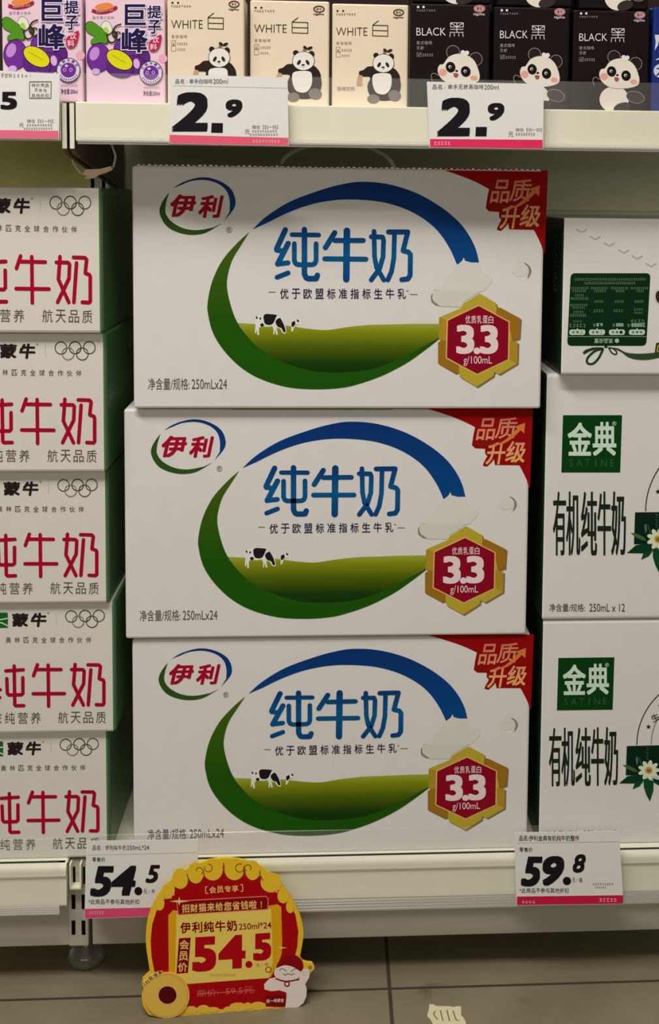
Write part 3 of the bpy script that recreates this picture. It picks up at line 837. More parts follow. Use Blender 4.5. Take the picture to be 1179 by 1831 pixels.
f.text('prize_panel', '28888', (912, 1118, 1046, 1156), TX, 1, 0.015, up_down=True); f.text('prize_panel', '元', (872, 1126, 900, 1152), TX, 1, up_down=True)
f.text('prize_panel', '888', (765, 1118, 836, 1152), TX, 1, 0.015, up_down=True); f.text('prize_panel', '元', (732, 1124, 756, 1150), TX, 1, up_down=True)
f.text('prize_panel', '6.8', (576, 1118, 636, 1152), TX, 1, 0.015, up_down=True); f.text('prize_panel', '元', (545, 1124, 568, 1150), TX, 1, up_down=True)
TX2 = ink((96, 122, 92))
for a in ((315, 1122, 482, 1158, 5), (350, 1092, 445, 1110, 5), (905, 1082, 1046, 1114, 4), (322, 1028, 482, 1056, 8), (355, 998, 455, 1020, 5), (940, 1008, 1025, 1028, 4), (938, 974, 1030, 996, 4), (548, 986, 646, 1012, 4), (742, 986, 836, 1012, 4),
          (345, 960, 470, 980, 6), (322, 932, 494, 956, 9), (556, 898, 646, 922, 5), (750, 898, 842, 922, 5), (942, 898, 1034, 922, 5), (325, 868, 500, 894, 9), (368, 838, 458, 860, 5),
          (345, 796, 480, 820, 7), (330, 770, 505, 792, 9), (555, 796, 670, 820, 6), (525, 770, 690, 792, 9), (760, 796, 850, 820, 5), (715, 770, 885, 792, 9), (965, 796, 1035, 820, 4), (905, 770, 1080, 792, 9),
          (460, 720, 955, 745, 26), (365, 684, 1055, 708, 34)):
    f.ticks('prize_panel', *a, TX2, 1)
RB = ink((24, 54, 34)); RB2 = ink((44, 66, 36))
f.poly('ribbon_bow', [(650, 1335), (684, 1335), (682, 1358), (652, 1358)], RB, 0)
f.poly('ribbon_bow', [(435, 1408), (470, 1375), (540, 1352), (640, 1350), (600, 1362), (520, 1385), (450, 1422), (452, 1402)], RB, 1)
f.stroke('ribbon_bow', [(645, 1362), (560, 1388), (490, 1455), (492, 1505), (545, 1508), (600, 1450), (640, 1366)], 22, RB, 1, False, 5)
f.stroke('ribbon_bow', [(695, 1358), (725, 1405), (765, 1420), (768, 1392), (735, 1362), (690, 1354)], 14, RB, 1, False, 5)
f.poly('ribbon_bow', smooth_pts([(700, 1352), (780, 1360), (860, 1400), (960, 1412), (1080, 1408), (1240, 1390), (1600, 1340)], 4, False) +
       smooth_pts([(1600, 1390), (1240, 1440), (1080, 1470), (960, 1468), (880, 1445), (820, 1400), (760, 1370)], 4, False), RB2, 2)
f.poly('gold_letter', [(1136, 1410), (1150, 1310), (1230, 1295), (1235, 1405)], ink((40, 48, 24)), 3); f.poly('gold_letter', [(1152, 1398), (1162, 1330), (1222, 1312), (1225, 1392)], ink((150, 130, 70)), 4)
f.poly('gold_letter', [(1168, 1385), (1172, 1348), (1222, 1338), (1222, 1380)], ink((40, 48, 24)), 5)
CR, CL = ink((146, 134, 124)), ink((216, 210, 204))
for cx, cy in ((432, 236), (565, 304), (700, 368), (838, 434), (968, 492), (1100, 565), (1235, 630)):
    f.stroke('tear_line', [(cx - 52, cy - 24), (cx, cy + 6), (cx + 52, cy - 22)], 6, CR, 1, False)
    f.stroke('tear_line', [(cx - 40, cy - 8), (cx + 2, cy + 14), (cx + 50, cy - 10)], 5, CL, 0, False)
f.poly('handle_hole', smooth_pts([(1128, 850), (1150, 795), (1230, 780), (1420, 780), (1470, 870), (1420, 960), (1230, 965), (1150, 930)], 4), ink((190, 182, 172)), 0)
f.poly('handle_hole', smooth_pts([(1146, 850), (1165, 812), (1230, 800), (1400, 800), (1440, 870), (1400, 945), (1230, 950), (1160, 910)], 4), ink((52, 34, 28)), 1)
f.done({'prize_panel': 'dark green panel of upside-down text', 'handle_hole': 'dark hand hole'})
bm = bmesh.new()
for k in range(16):
    z = hr1 * (0.52 + 0.026 * k)
    box_bm(-0.0004, 0.0002, 0.030 + 0.004 * (k % 3), 0.052 - 0.005 * (k % 2), z, z + 0.0022, bm=bm)
new_obj('side_print', bm, [ink((60, 74, 58))], r)

# ================================================================== CARTONS ON THE UPPER SHELF
def carton_body(w, h, d, mat, root, fold):
    """brick carton: folded ears on the top, welded seams"""
    bm = box_bm(-w / 2, w / 2, 0, d, 0, h, 0.0016)
    new_obj('body', bm, [mat], root)
    bm = box_bm(-w / 2 + 0.001, w / 2 - 0.001, d * 0.5 - 0.004, d * 0.5 + 0.004, h, h + 0.0014, 0.0004)
    new_obj('top_seam', bm, [fold], root)
def carton_mw(xl, xr, Y, ymid=90):
    a = at(xl, ymid, Y).x; b = at(xr, ymid, Y).x
    return Matrix.Translation(((a + b) / 2, Y, up_top)), b - a
CY = -0.052

# ---- grape juice
mg1, wg = carton_mw(4, 148, CY)
hg = at(75, -14, CY).z - up_top
GRAPE_G = 'purple grape juice cartons at the upper left'
r = thing('juice_carton', 'pink grape juice carton half hidden by the tag marked 5, leftmost on the upper shelf', 'carton', mg1, GRAPE_G)
carton_body(wg, hg, 0.045, card((224, 190, 200), name='pink_card'), r, ink((214, 178, 190)))
f = Face(r).zoom(7.37, 0, 0)
PU, PUD, PUL, PUO = ink((100, 42, 128)), ink((84, 34, 108)), ink((176, 120, 184)), ink((46, 14, 50))
def grape(cx, cy, rx, ry, m, L, rot=0):
    f.ell('grape_picture', cx, cy, rx + 8, ry + 8, PUO, L, rot); f.ell('grape_picture', cx, cy, rx, ry, m, L, rot)
    
def grape2(cx, cy, rx, ry, m, L, rot=0):
    f.ell('grape_picture', cx, cy, rx + 8, ry + 8, PUO, L, rot); f.ell('grape_picture', cx, cy, rx, ry, m, L + 1, rot)
f.ell('grape_picture', 1060, 730, 60, 60, ink((226, 160, 178)), 0)
grape2(800, 720, 86, 120, PUD, 1)
grape2(570, 620, 165, 180, PU, 3)
grape2(660, 820, 165, 130, PUD, 5)
f.ell('grape_picture', 712, 800, 42, 68, ink((206, 160, 206)), 7, -10)
grape2(205, 720, 152, 190, PU, 8)
grape2(480, 850, 190, 130, PUD, 8, 20)
f.ell('grape_picture', 150, 665, 62, 95, PUL, 10, 20)
f.ell('grape_picture', 485, 748, 196, 122, PUO, 10, 31); f.ell('grape_picture', 485, 748, 186, 112, ink((196, 188, 22)), 11, 31)
f.stroke('grape_picture', [(380, 680), (470, 735), (565, 790)], 8, ink((150, 140, 14)), 12, False)
f.ell('grape_picture', 170, 905, 55, 40, ink((196, 160, 206)), 11)
LG1, LO = ink((72, 128, 28)), ink((40, 44, 18))
leaf = [(32, 290), (60, 240), (130, 238), (235, 320), (300, 410), (318, 520), (225, 512), (115, 535), (108, 470), (155, 432), (60, 375)]
f.poly('leaf_picture', [(175 + (x - 175) * 1.06, 380 + (y - 380) * 1.05) for x, y in leaf], LO, 12, sm=4)
f.poly('leaf_picture', leaf, LG1, 13, sm=4)
l2 = [(238, 300), (262, 240), (310, 224), (360, 265), (385, 350), (330, 395), (285, 350)]
f.poly('leaf_picture', [(310 + (x - 310) * 1.08, 310 + (y - 310) * 1.08) for x, y in l2], LO, 12, sm=4)
f.poly('leaf_picture', l2, ink((206, 204, 180)), 14, sm=4); f.poly('leaf_picture', [(262, 340), (310, 300), (345, 375), (310, 385)], ink((150, 180, 70)), 15, sm=3)
f.stroke('leaf_picture', [(498, 265), (430, 295), (395, 360), (395, 420), (430, 440), (450, 390), (410, 365)], 20, LO, 14, True, 4)
f.ring('leaf_picture', 380, 430, 62, 85, 20, LO, 13, 24); f.ring('leaf_picture', 460, 420, 45, 52, 16, LO, 13, 20)
HAL, NV = ink((226, 214, 226)), ink((34, 22, 60))
for ch, q, b in (('巨', (552, -6, 832, 278), 0.02), ('峰', (512, 320, 856, 652), 0.025), ('提', (852, 10, 1042, 186), 0.02), ('子', (864, 206, 1030, 396), 0.02)):
    f.text('title_lettering', ch, (q[0] - 14, q[1] - 14, q[2] + 14, q[3] + 14), HAL, 14, b + 0.045)
    f.text('title_lettering', ch, q, NV, 15, b)
f.poly('title_lettering', [(885, 500), (930, 460), (1035, 405), (1040, 470), (1010, 580), (960, 630), (890, 625), (872, 560)], ink((176, 30, 58)), 15, sm=3)
f.text('title_lettering', '饮', (920, 430, 1010, 520), HAL, 16, 0.015); f.text('title_lettering', '料', (890, 530, 985, 615), HAL, 16, 0.015)
RB3 = ink((150, 28, 40))
f.poly('ribbon_logo', [(150, 40), (200, -10), (330, -30), (400, 10), (380, 45), (250, 75)], ink((206, 120, 60)), 1, sm=3)
f.stroke('ribbon_logo', [(118, 78), (190, 100), (280, 98), (370, 75), (440, 36)], 46, RB3, 2, False, 4)
f.poly('ribbon_logo', [(105, 52), (150, 60), (150, 105), (98, 92), (118, 74)], RB3, 1); f.poly('ribbon_logo', [(402, 28), (440, 0), (432, 20), (458, 30), (415, 72)], RB3, 1)
f.spaced('ribbon_logo', 'SUNSHINE', ((170, 84), (400, 58), (402, 78), (172, 108)), HAL, 3, 0.01, 0.7)
f.spaced('small_lettering', '提子果汁饮料', (120, 152, 406, 194), ink((120, 86, 104)), 1, 0.0, 0.8)
f.ell('round_badge', 905, 925, 158, 162, PUO, 16); f.ell('round_badge', 905, 925, 148, 152, HAL, 17); f.ell('round_badge', 905, 925, 102, 98, PU, 18)
f.ell('round_badge', 880, 870, 20, 16, HAL, 19)
for ex in (855, 938): f.ring('round_badge', ex, 922, 18, 19, 7, HAL, 19, 14)
for k, ch in enumerate('无醋冷藏甜'):
    a = math.radians(-150 + 30 * k); ca, sa = math.cos(a), math.sin(a)
    cx, cy = 905 + 126 * ca, 925 + 128 * sa; u = (-sa * 20, ca * 20); v = (ca * 20, sa * 20)
    f.text('round_badge', ch, ((cx - u[0] + v[0], cy - u[1] + v[1]), (cx + u[0] + v[0], cy + u[1] + v[1]), (cx + u[0] - v[0], cy + u[1] - v[1]), (cx - u[0] - v[0], cy - u[1] - v[1])), PUD, 18, 0.02)
for k in range(9):
    a = math.radians(145 - 14 * k); cx, cy = 905 + 126 * math.cos(a), 925 + 128 * math.sin(a)
    f.stroke('round_badge', [(cx - 12 * math.cos(a), cy - 12 * math.sin(a)), (cx + 12 * math.cos(a), cy + 12 * math.sin(a))], 12, PUD, 18, False)
f.text('volume_lettering', '净含量:200ml', (800, 1168, 1024, 1240), ink((86, 56, 92)), 1, 0.01)
f.ticks('volume_lettering', 810, 1110, 1020, 1140, 9, ink((150, 112, 140)), 1)
f.done()
mg2, _ = carton_mw(152.5, 296, CY + 0.004)
dup(r, mg2 @ Matrix.Diagonal((1.0, 1, 0.975, 1)), 'pink grape juice carton above the cable tie, touching a white coffee carton')

# ---- white coffee
mc1, wc = carton_mw(299.5, 437, CY)
hc = at(367, -8, CY).z - up_top
COF_W = 'white panda coffee cartons on the upper shelf'
r = thing('coffee_carton', 'cream panda coffee carton next to the grape juice, leftmost of three', 'carton', mc1, COF_W)
carton_body(wc, hc, 0.045, card((212, 192, 166), name='cream_card'), r, ink((120, 104, 90)))
f = Face(r).zoom(8.13, 295, 0)
K, KW, KG = ink((40, 32, 28)), ink((222, 214, 204)), ink((120, 100, 84))
for x in (110, 192): f.ell('small_logo', x, 40, 16, 15, K, 1, n=12)
f.spaced('small_logo', 'TOGETHER', (86, 76, 380, 108), K, 1, 0.012, 0.74)
f.ring('oval_logo', 1006, 62, 74, 46, 13, K, 1); f.ring('oval_logo', 1006, 62, 62, 36, 4, ink((150, 40, 40)), 1)
f.text('oval_logo', '牵手', (966, 44, 1046, 82), K, 1, 0.01); f.text('oval_logo', 'HighFive', (930, 124, 1076, 160), K, 1, 0.03)
f.text('title_lettering', 'WHITE', (92, 292, 550, 416), K, 1, -0.012)
for pts in ([(628, 254), (710, 190)], [(628, 258), (850, 262), (850, 424), (628, 416), (628, 258)], [(628, 336), (850, 342)]):
    f.stroke('title_lettering', pts, 11, K, 1)
f.spaced('small_lettering', '拿铁咖啡', (95, 506, 322, 556), KG, 1, 0.0, 0.78)
for y0, y1 in ((588, 655), (668, 742)):
    f.stroke('small_lettering', [(95, y0), (157, y0), (157, y1), (95, y1), (95, y0)], 5, KG, 1, False)
f.poly('small_lettering', [(105, 610), (122, 640), (150, 600), (122, 655)], K, 1)
f.ticks('small_lettering', 180, 618, 336, 656, 5, KG, 1); f.ticks('small_lettering', 180, 702, 302, 736, 4, KG, 1)
# panda picture
f.poly('panda_picture', [(645, 880), (560, 888), (500, 938), (440, 960), (440, 1015), (500, 1040), (600, 1052), (560, 1180), (600, 1330), (720, 1400), (900, 1400), (1010, 1330), (1050, 1200), (1042, 1100), (1030, 1020), (990, 955), (940, 910), (790, 860)], K, 1, sm=3)
f.poly('panda_picture', smooth_pts([(632, 1090), (650, 1010), (760, 985), (890, 1000), (915, 1090), (905, 1200), (850, 1290), (770, 1310), (690, 1280), (645, 1190)], 3), KW, 2)
f.ell('panda_picture', 960, 1330, 95, 85, ink((110, 100, 92)), 2, 20); f.ell('panda_picture', 650, 1380, 90, 70, ink((110, 100, 92)), 2)
f.poly('panda_picture', [(432, 1010), (488, 1024), (480, 1180), (400, 1180), (405, 1085)], ink((170, 138, 108)), 2)
f.ell('panda_picture', 682, 716, 40, 40, K, 3); f.ell('panda_picture', 906, 732, 40, 46, K, 3, -20)
f.ell('panda_picture', 791, 838, 160, 144, K, 3); f.ell('panda_picture', 791, 838, 152, 136, KW, 4)
f.ell('panda_picture', 728, 860, 22, 42, K, 5, 28); f.ell('panda_picture', 850, 860, 22, 42, K, 5, -28)
f.ell('panda_picture', 787, 898, 24, 13, K, 5); f.stroke('panda_picture', [(770, 922), (788, 930), (806, 922)], 5, K, 5, False)
f.ell('panda_picture', 815, 640, 34, 22, K, 5, 40); f.ell('panda_picture', 880, 645, 42, 20, K, 5, -25); f.ell('panda_picture', 805, 675, 24, 24, KG, 4)
f.text('kind_lettering', '咖啡饮料', (120, 1190, 380, 1260), KG, 1)
f.done({'panda_picture': 'black and white panda picture'})
for (xl, xr, dy, s), lb in zip(((447.5, 589, 0.010, 0.985), (594, 730.5, 0.014, 0.975)), ('cream panda coffee carton, middle of three, partly behind the left 2.9 tag', 'cream panda coffee carton beside the black cartons, rightmost of three')):
    m, w = carton_mw(xl, xr, CY + dy)
    dup(r, m @ Matrix.Diagonal((w / wc, 1, s, 1)), lb)

# ---- black coffee
mb1, wb = carton_mw(733, 876.5, CY)
hb = at(804, 5, CY).z - up_top
COF_B = 'black panda coffee cartons on the upper shelf'
r = thing('coffee_carton', 'black panda coffee carton beside the cream ones, leftmost of its row', 'carton', mb1, COF_B)
carton_body(wb, hb - 0.001, 0.045, card((20, 11, 12), rough=0.45, name='black_card'), r, ink((30, 26, 26)))
f = Face(r).zoom(7.86, 730, 0)
LW3, LGY, KB = ink((206, 198, 192)), ink((140, 128, 122)), ink((26, 20, 22))
for x in (142, 218): f.ell('small_logo', x, 99, 18, 17, LW3, 1, n=12)
f.spaced('small_logo', 'TOGETHER', (115, 134, 388, 162), LGY, 1, 0.012, 0.74)
f.ell('oval_logo', 1003, 122, 80, 52, ink((190, 150, 150)), 1); f.ring('oval_logo', 1003, 122, 66, 40, 8, ink((130, 40, 48)), 2)
f.text('oval_logo', '牵手', (962, 98, 1044, 146), ink((120, 40, 48)), 3, 0.01)
f.text('oval_logo', 'HighFive', (920, 182, 1078, 228), ink((170, 150, 140)), 1, 0.04)
f.text('title_lettering', 'BLACK', (118, 390, 530, 500), LW3, 1, -0.008)
for pts in ([(597, 322), (777, 322), (777, 380), (597, 380), (597, 322)], [(600, 326), (687, 378), (774, 326)], [(687, 322), (687, 452)], [(597, 413), (777, 413)], [(590, 455), (780, 455)],
            [(594, 472), (588, 515)], [(650, 474), (650, 508)], [(713, 474), (714, 508)], [(768, 472), (775, 515)]):
    f.stroke('title_lettering', pts, 9, LW3, 1)
f.spaced('small_lettering', '美式咖啡', (120, 576, 338, 628), LGY, 1, 0.004, 0.82); f.spaced('small_lettering', '无糖', (120, 650, 222, 700), LGY, 1, 0.004, 0.82)
f.stroke('small_lettering', [(125, 740), (184, 740), (184, 796), (125, 796), (125, 740)], 5, LGY, 1, False); f.stroke('small_lettering', [(138, 760), (152, 782), (178, 748)], 8, LGY, 1, False)
f.ticks('small_lettering', 200, 752, 362, 794, 5, LGY, 1)
PK, PW2 = ink((214, 148, 132)), ink((220, 208, 190))
for cx, cy in ((632, 732), (950, 832)):
    f.ell('panda_picture', cx, cy, 96, 96, LGY, 1); f.ell('panda_picture', cx, cy, 88, 88, ink((36, 26, 24)), 2)
f.ell('panda_picture', 640, 1350, 215, 190, PW2, 2); f.ell('panda_picture', 950, 1320, 138, 88, LGY, 3, 15); f.ell('panda_picture', 950, 1320, 130, 80, ink((52, 44, 40)), 4, 15)
f.ell('panda_picture', 760, 1470, 130, 70, ink((50, 42, 40)), 4, -15)
head = [(500, 900), (560, 815), (640, 770), (735, 758), (850, 790), (935, 865), (985, 980), (1004, 1080), (970, 1150), (820, 1190), (620, 1185), (500, 1130), (436, 1055), (420, 970), (450, 910)]
f.poly('panda_picture', [(715 + (x - 715) * 1.02, 970 + (y - 970) * 1.02) for x, y in head], LGY, 5, sm=3); f.poly('panda_picture', head, PW2, 6, sm=3)
f.ell('panda_picture', 488, 1018, 56, 52, PK, 7, 10); f.ell('panda_picture', 925, 1098, 52, 36, PK, 7, 10)
for cx, cy in ((597, 945), (810, 1006)):
    f.ell('panda_picture', cx, cy, 68, 76, KB, 8, -15); f.ell('panda_picture', cx - 8, cy - 4, 22, 22, LW3, 9)
    f.ell('panda_picture', cx - 4, cy, 13, 13, KB, 10)
f.ell('panda_picture', 682, 998, 20, 14, KB, 8); f.poly('panda_picture', [(640, 1030), (705, 1040), (690, 1088), (650, 1082)], ink((150, 70, 70)), 8, sm=3)
f.ell('panda_picture', 770, 738, 32, 32, LW3, 7); f.ell('panda_picture', 826, 744, 32, 32, LW3, 7); f.poly('panda_picture', [(742, 752), (856, 760), (790, 808)], LW3, 7)
f.stroke('panda_picture', [(345, 1150), (325, 1060), (365, 1028), (425, 1062)], 8, LGY, 1, False, 4)
f.done({'panda_picture': 'smiling panda picture'})
for (xl, xr, dy, s), lb in zip(((883, 1019, 0.000, 0.985), (1024.5, 1162, 0.003, 0.975)), ('black panda coffee carton, second in its row above the right 2.9 tag', 'black panda coffee carton next to the blue carton, rightmost of its row')):
    m, w = carton_mw(xl, xr, CY + dy)
    dup(r, m @ Matrix.Diagonal((w / wb, 1, s, 1)), lb)
for (xl, xr, dy), lb in zip(((736, 878, 0.006), (888, 1022, 0.006), (1034, 1158, 0.008)), ('cut-off black carton standing on the leftmost black coffee carton', 'cut-off black carton standing on the middle black coffee carton', 'cut-off black carton standing on the rightmost black coffee carton')):
    m, w = carton_mw(xl, xr, CY + dy)
    k = [1.0, 0.985, 0.975][(888 == xl) + 2 * (1034 == xl)]
    dup(r, Matrix.Translation((0, 0, (hb - 0.001) * k + 0.0016)) @ m @ Matrix.Diagonal((w / wb, 1, 1, 1)), lb)

# ---- blue carton at the frame edge
mq, wq = carton_mw(1168, 1308, CY + 0.003)
r = thing('drink_carton', 'dark blue carton cut off by the right edge on the upper shelf', 'carton', mq)
carton_body(wq, at(1200, 12, CY).z - up_top, 0.045, card((24, 40, 104), rough=0.35, name='blue_card'), r, ink((150, 156, 170)))
f = Face(r).zoom(7.415, 1020, 0)
f.poly('lettering', [(1122, 462), (1330, 462), (1330, 520), (1180, 520), (1165, 600), (1120, 670), (1135, 560)], ink((206, 206, 214)), 1)
f.stroke('lettering', [(1145, 790), (1190, 775), (1300, 785)], 16, ink((206, 206, 214)), 1)
f.ell('lettering', 1195, 940, 88, 90, ink((206, 206, 214)), 1); f.text('lettering', '力', (1140, 870, 1250, 1010), ink((24, 40, 104)), 2, 0.02)
f.done()

# ================================================================== PRICE TAGS
TAGP = card((240, 234, 226), rough=0.4, bump=0.01, name='tag_paper')
INK = ink((26, 22, 26)); GY = ink((92, 88, 84))
def price_tag(quad, Y, label, stripe_rgb, stripe_y):
    """quad TL,TR,BR,BL in pixels"""
    c = at((quad[2][0] + quad[3][0]) / 2, (quad[2][1] + quad[3][1]) / 2, Y)
    r = thing('price_tag', label, 'price tag', Matrix.Translation(c))
    f = Face(r)
    bm = bmesh.new()
    pts = [f.M(q) for q in quad]
    extrude_poly(bm, [Vector((x, 0, z)) for x, z in pts], [Vector((x, 0.0006, z)) for x, z in pts])
    new_obj('card', bm, [TAGP], r)
    (ax, ay), (bx, by) = stripe_y
    f.poly('stripe', [(quad[3][0] + 0.8, ay), (quad[2][0] - 0.8, by), (quad[2][0] - 0.8, quad[2][1] - 1), (quad[3][0] + 0.8, quad[3][1] - 1)], ink(stripe_rgb), 0)
    return r, f
TU = RU - 0.0022; TLO = RL - 0.0022
SL = {'stripe': 'pink stripe along the bottom edge'}
# upper left, cut off by the frame
r, f = price_tag([(-98, 121), (107, 132), (105, 249), (-98, 246)], TU, 'price tag ending in 5 cut off by the left edge on the upper shelf', (226, 104, 130), ((0, 231), (0, 234)))
f.zoom(3.93, 0, 0)
f.text('lettering', '提', (-35, 515, -5, 545), GY, 1); f.spaced('lettering', '子饮料200ml', (5, 515, 225, 546), GY, 1, 0.0, 0.85)
f.stroke('lettering', [(208, 574), (360, 574), (358, 690), (208, 690), (208, 574)], 5, GY, 1, False)
f.spaced('lettering', '特价商品', (222, 586, 344, 612), GY, 1, 0.004, 0.85); f.spaced('lettering', '不参与', (242, 622, 328, 648), GY, 1, 0.004, 0.8); f.spaced('lettering', '其他折扣', (222, 658, 344, 684), GY, 1, 0.004, 0.85)
f.text('price', '5', (4, 645, 120, 770), INK, 1, 0.038, 0.0)
f.text('lettering', '元', (135, 864, 166, 893), GY, 1)
f.text('lettering', '微信【扫一扫】', (190, 838, 374, 864), GY, 1); f.ticks('lettering', 188, 872, 372, 886, 10, GY, 1); f.ticks('lettering', 166, 896, 374, 910, 12, GY, 1)
f.done(SL)
# upper 2.9 left
r, f = price_tag([(304.5, 133.5), (514.4, 138.5), (516.5, 261.5), (302.5, 257)], TU, 'white 2.9 price tag under the cream coffee cartons, pink stripe below', (226, 92, 112), ((0, 241), (0, 246.5)))
f.zoom(2.62, 290, 0)
f.spaced('lettering', '品名:牵手白咖啡', (62, 370, 236, 392), GY, 1, 0.004, 0.85); f.text('lettering', '200ml', (240, 370, 308, 392), GY, 1)
f.stroke('lettering', [(50, 400), (585, 412)], 2, ink((180, 178, 180)), 1, False)
f.text('price', '2', (45, 432, 214, 616), INK, 1, 0.038, 0.12); f.poly('price', [(232, 576), (285, 577), (284, 622), (230, 621)], INK, 1); f.text('price', '9', (298, 466, 376, 550), INK, 1, 0.04, 0.1)
f.text('lettering', '元', (388, 606, 410, 628), GY, 1); f.text('lettering', '微信【扫一扫】', (422, 586, 542, 604), GY, 1); f.ticks('lettering', 422, 609, 540, 620, 10, GY, 1); f.ticks('lettering', 412, 625, 545, 636, 11, GY, 1)
f.ticks('stripe', 425, 655, 555, 668, 9, ink((236, 190, 196)), 1)
f.done(SL)
# upper 2.9 right
r, f = price_tag([(763.6, 146), (973, 150), (971.5, 266.5), (768.5, 264)], TU, 'white 2.9 price tag under the black coffee cartons, red stripe below', (206, 44, 84), ((0, 248.5), (0, 250)))
f.zoom(2.569, 720, 0)
f.spaced('lettering', '品名:牵手无糖黑咖啡', (138, 388, 372, 410), GY, 1, 0.004, 0.85); f.text('lettering', '200ml', (376, 389, 442, 411), GY, 1)
f.text('price', '2', (158, 449, 310, 626), INK, 1, 0.038, 0.12); f.poly('price', [(337, 583), (388, 583), (386, 626), (335, 626)], INK, 1); f.text('price', '9', (392, 473, 468, 554), INK, 1, 0.04, 0.1)
f.text('lettering', '元', (487, 605, 509, 628), GY, 1); f.text('lettering', '微信【扫一扫】', (520, 588, 640, 604), GY, 1); f.ticks('lettering', 520, 610, 612, 622, 8, GY, 1)
f.ticks('stripe', 146, 650, 224, 666, 5, ink((236, 190, 196)), 1)
f.done(SL)
# lower 54.5
r, f = price_tag([(154.7, 1504), (354, 1501), (354, 1636), (151, 1643)], TLO, 'white 54.5 price tag on the lower shelf behind the red and yellow sign', (196, 66, 104), ((0, 1625), (0, 1621)))
f.zoom(3.1026, 0, 1480)
f.spaced('lettering', '品名:伊利纯牛奶', (513, 96, 700, 124), GY, 1, 0.006, 0.86); f.text('lettering', '250mL*24', (704, 96, 828, 122), GY, 1, 0.004)
f.stroke('lettering', [(485, 150), (1090, 136)], 2, ink((176, 170, 170)), 1, False)
f.spaced('lettering', '零售价', (512, 164, 584, 188), INK, 1, 0.006, 0.88)
f.text('price', '5', (500, 212, 632, 382), INK, 1, 0.038, 0.22); f.text('price', '4', (616, 210, 756, 376), INK, 1, 0.038, 0.22)
f.ell('price', 768, 351, 22, 23, INK, 1); f.text('price', '5', (808, 206, 888, 306), INK, 1, 0.03, 0.25)
f.spaced('lettering', '元/件', (797, 340, 860, 366), INK, 1, 0.0, 0.86); f.text('lettering', '*此商品不参与其他折扣', (490, 396, 773, 424), INK, 1, 0.0)
f.ticks('stripe', 495, 462, 580, 478, 6, ink((226, 180, 190)), 1)
f.done(SL)
# lower 59.8
r, f = price_tag([(919.6, 1489), (1107.6, 1485.5), (1115.5, 1616.5), (924, 1619)], TLO, 'white 59.8 price tag on the lower shelf at the right', (182, 26, 60), ((0, 1603), (0, 1600.5)))
f.zoom(1.9047, 560, 1460)
f.text('lettering', '品名:伊利金典有机纯牛奶整件', (702, 64, 907, 83), INK, 1, 0.004)
f.stroke('lettering', [(693, 89), (1043, 85)], 1.4, ink((176, 170, 170)), 1, False)
f.spaced('lettering', '零售价', (703, 105, 748, 120), INK, 1, 0.006, 0.88)
f.text('price', '5', (708, 136, 782, 238), INK, 1, 0.038, 0.22); f.text('price', '9', (782, 134, 856, 236), INK, 1, 0.038, 0.22)
f.ell('price', 865, 219, 14, 14, INK, 1); f.text('price', '8', (885, 128, 929, 191), INK, 1, 0.03, 0.22)
f.spaced('lettering', '元/箱', (883, 208, 917, 224), INK, 1, 0.0, 0.86); f.text('lettering', '*此商品不参与其他折扣', (703, 243, 871, 260), INK, 1)
f.ticks('lettering', 953, 226, 1025, 233, 9, GY, 1); f.ticks('lettering', 960, 238, 1000, 244, 6, GY, 1)
f.ticks('stripe', 712, 287, 760, 295, 4, ink((226, 180, 190)), 1); f.ticks('stripe', 975, 277, 1038, 290, 5, ink((226, 180, 190)), 1)
f.done(SL)

# ================================================================== CABLE TIE
t = thing('cable_tie', 'clear plastic loop with a tan paper tag hanging at the upright', 'cable tie', Matrix.Translation(at(165, 285, -0.01)))
inv = t.matrix_world.inverted()
loop = [(196, 256, -0.02), (203, 268, -0.02), (206.5, 280, -0.018), (204, 293, -0.016), (199, 303, -0.016), (176, 312, -0.012), (150, 312, -0.012), (140, 305, -0.012), (131, 290, -0.012), (128.5, 278, -0.01), (131, 268, 0.0), (145, 258, 0.01), (170, 252, 0.0)]
pts = []
L3 = [inv @ at(x, y, Y) for x, y, Y in loop]
m = len(L3)
for i in range(m):
    P = [L3[(i + k - 1) % m] for k in range(4)]
    for k in range(5):
        u = k / 5
        pts.append(0.5 * (2 * P[1] + (P[2] - P[0]) * u + (2 * P[0] - 5 * P[1] + 4 * P[2] - P[3]) * u * u + (3 * P[1] - P[0] - 3 * P[2] + P[3]) * u ** 3))
new_obj('loop', tube_bm(pts, 0.0011, 8, True), [clear('nylon', gloss=1.2, haze=0.4, rough=0.25)], t, smooth=True)
q = [(153, 303), (178, 302), (199, 297), (200.5, 304), (180, 311), (168, 319), (149, 319.5), (157, 315), (148, 312)]
bm = bmesh.new()
extrude_poly(bm, [inv @ at(x, y, -0.019 + 0.00006 * (x - 150)) for x, y in q], [inv @ (at(x, y, -0.019 + 0.00006 * (x - 150)) + Vector((0, 0.001, 0))) for x, y in q])
o = new_obj('paper_tag', bm, [card((206, 176, 146), bump=0.2, name='tan_paper')], t); o['label'] = 'crumpled tan paper tag'

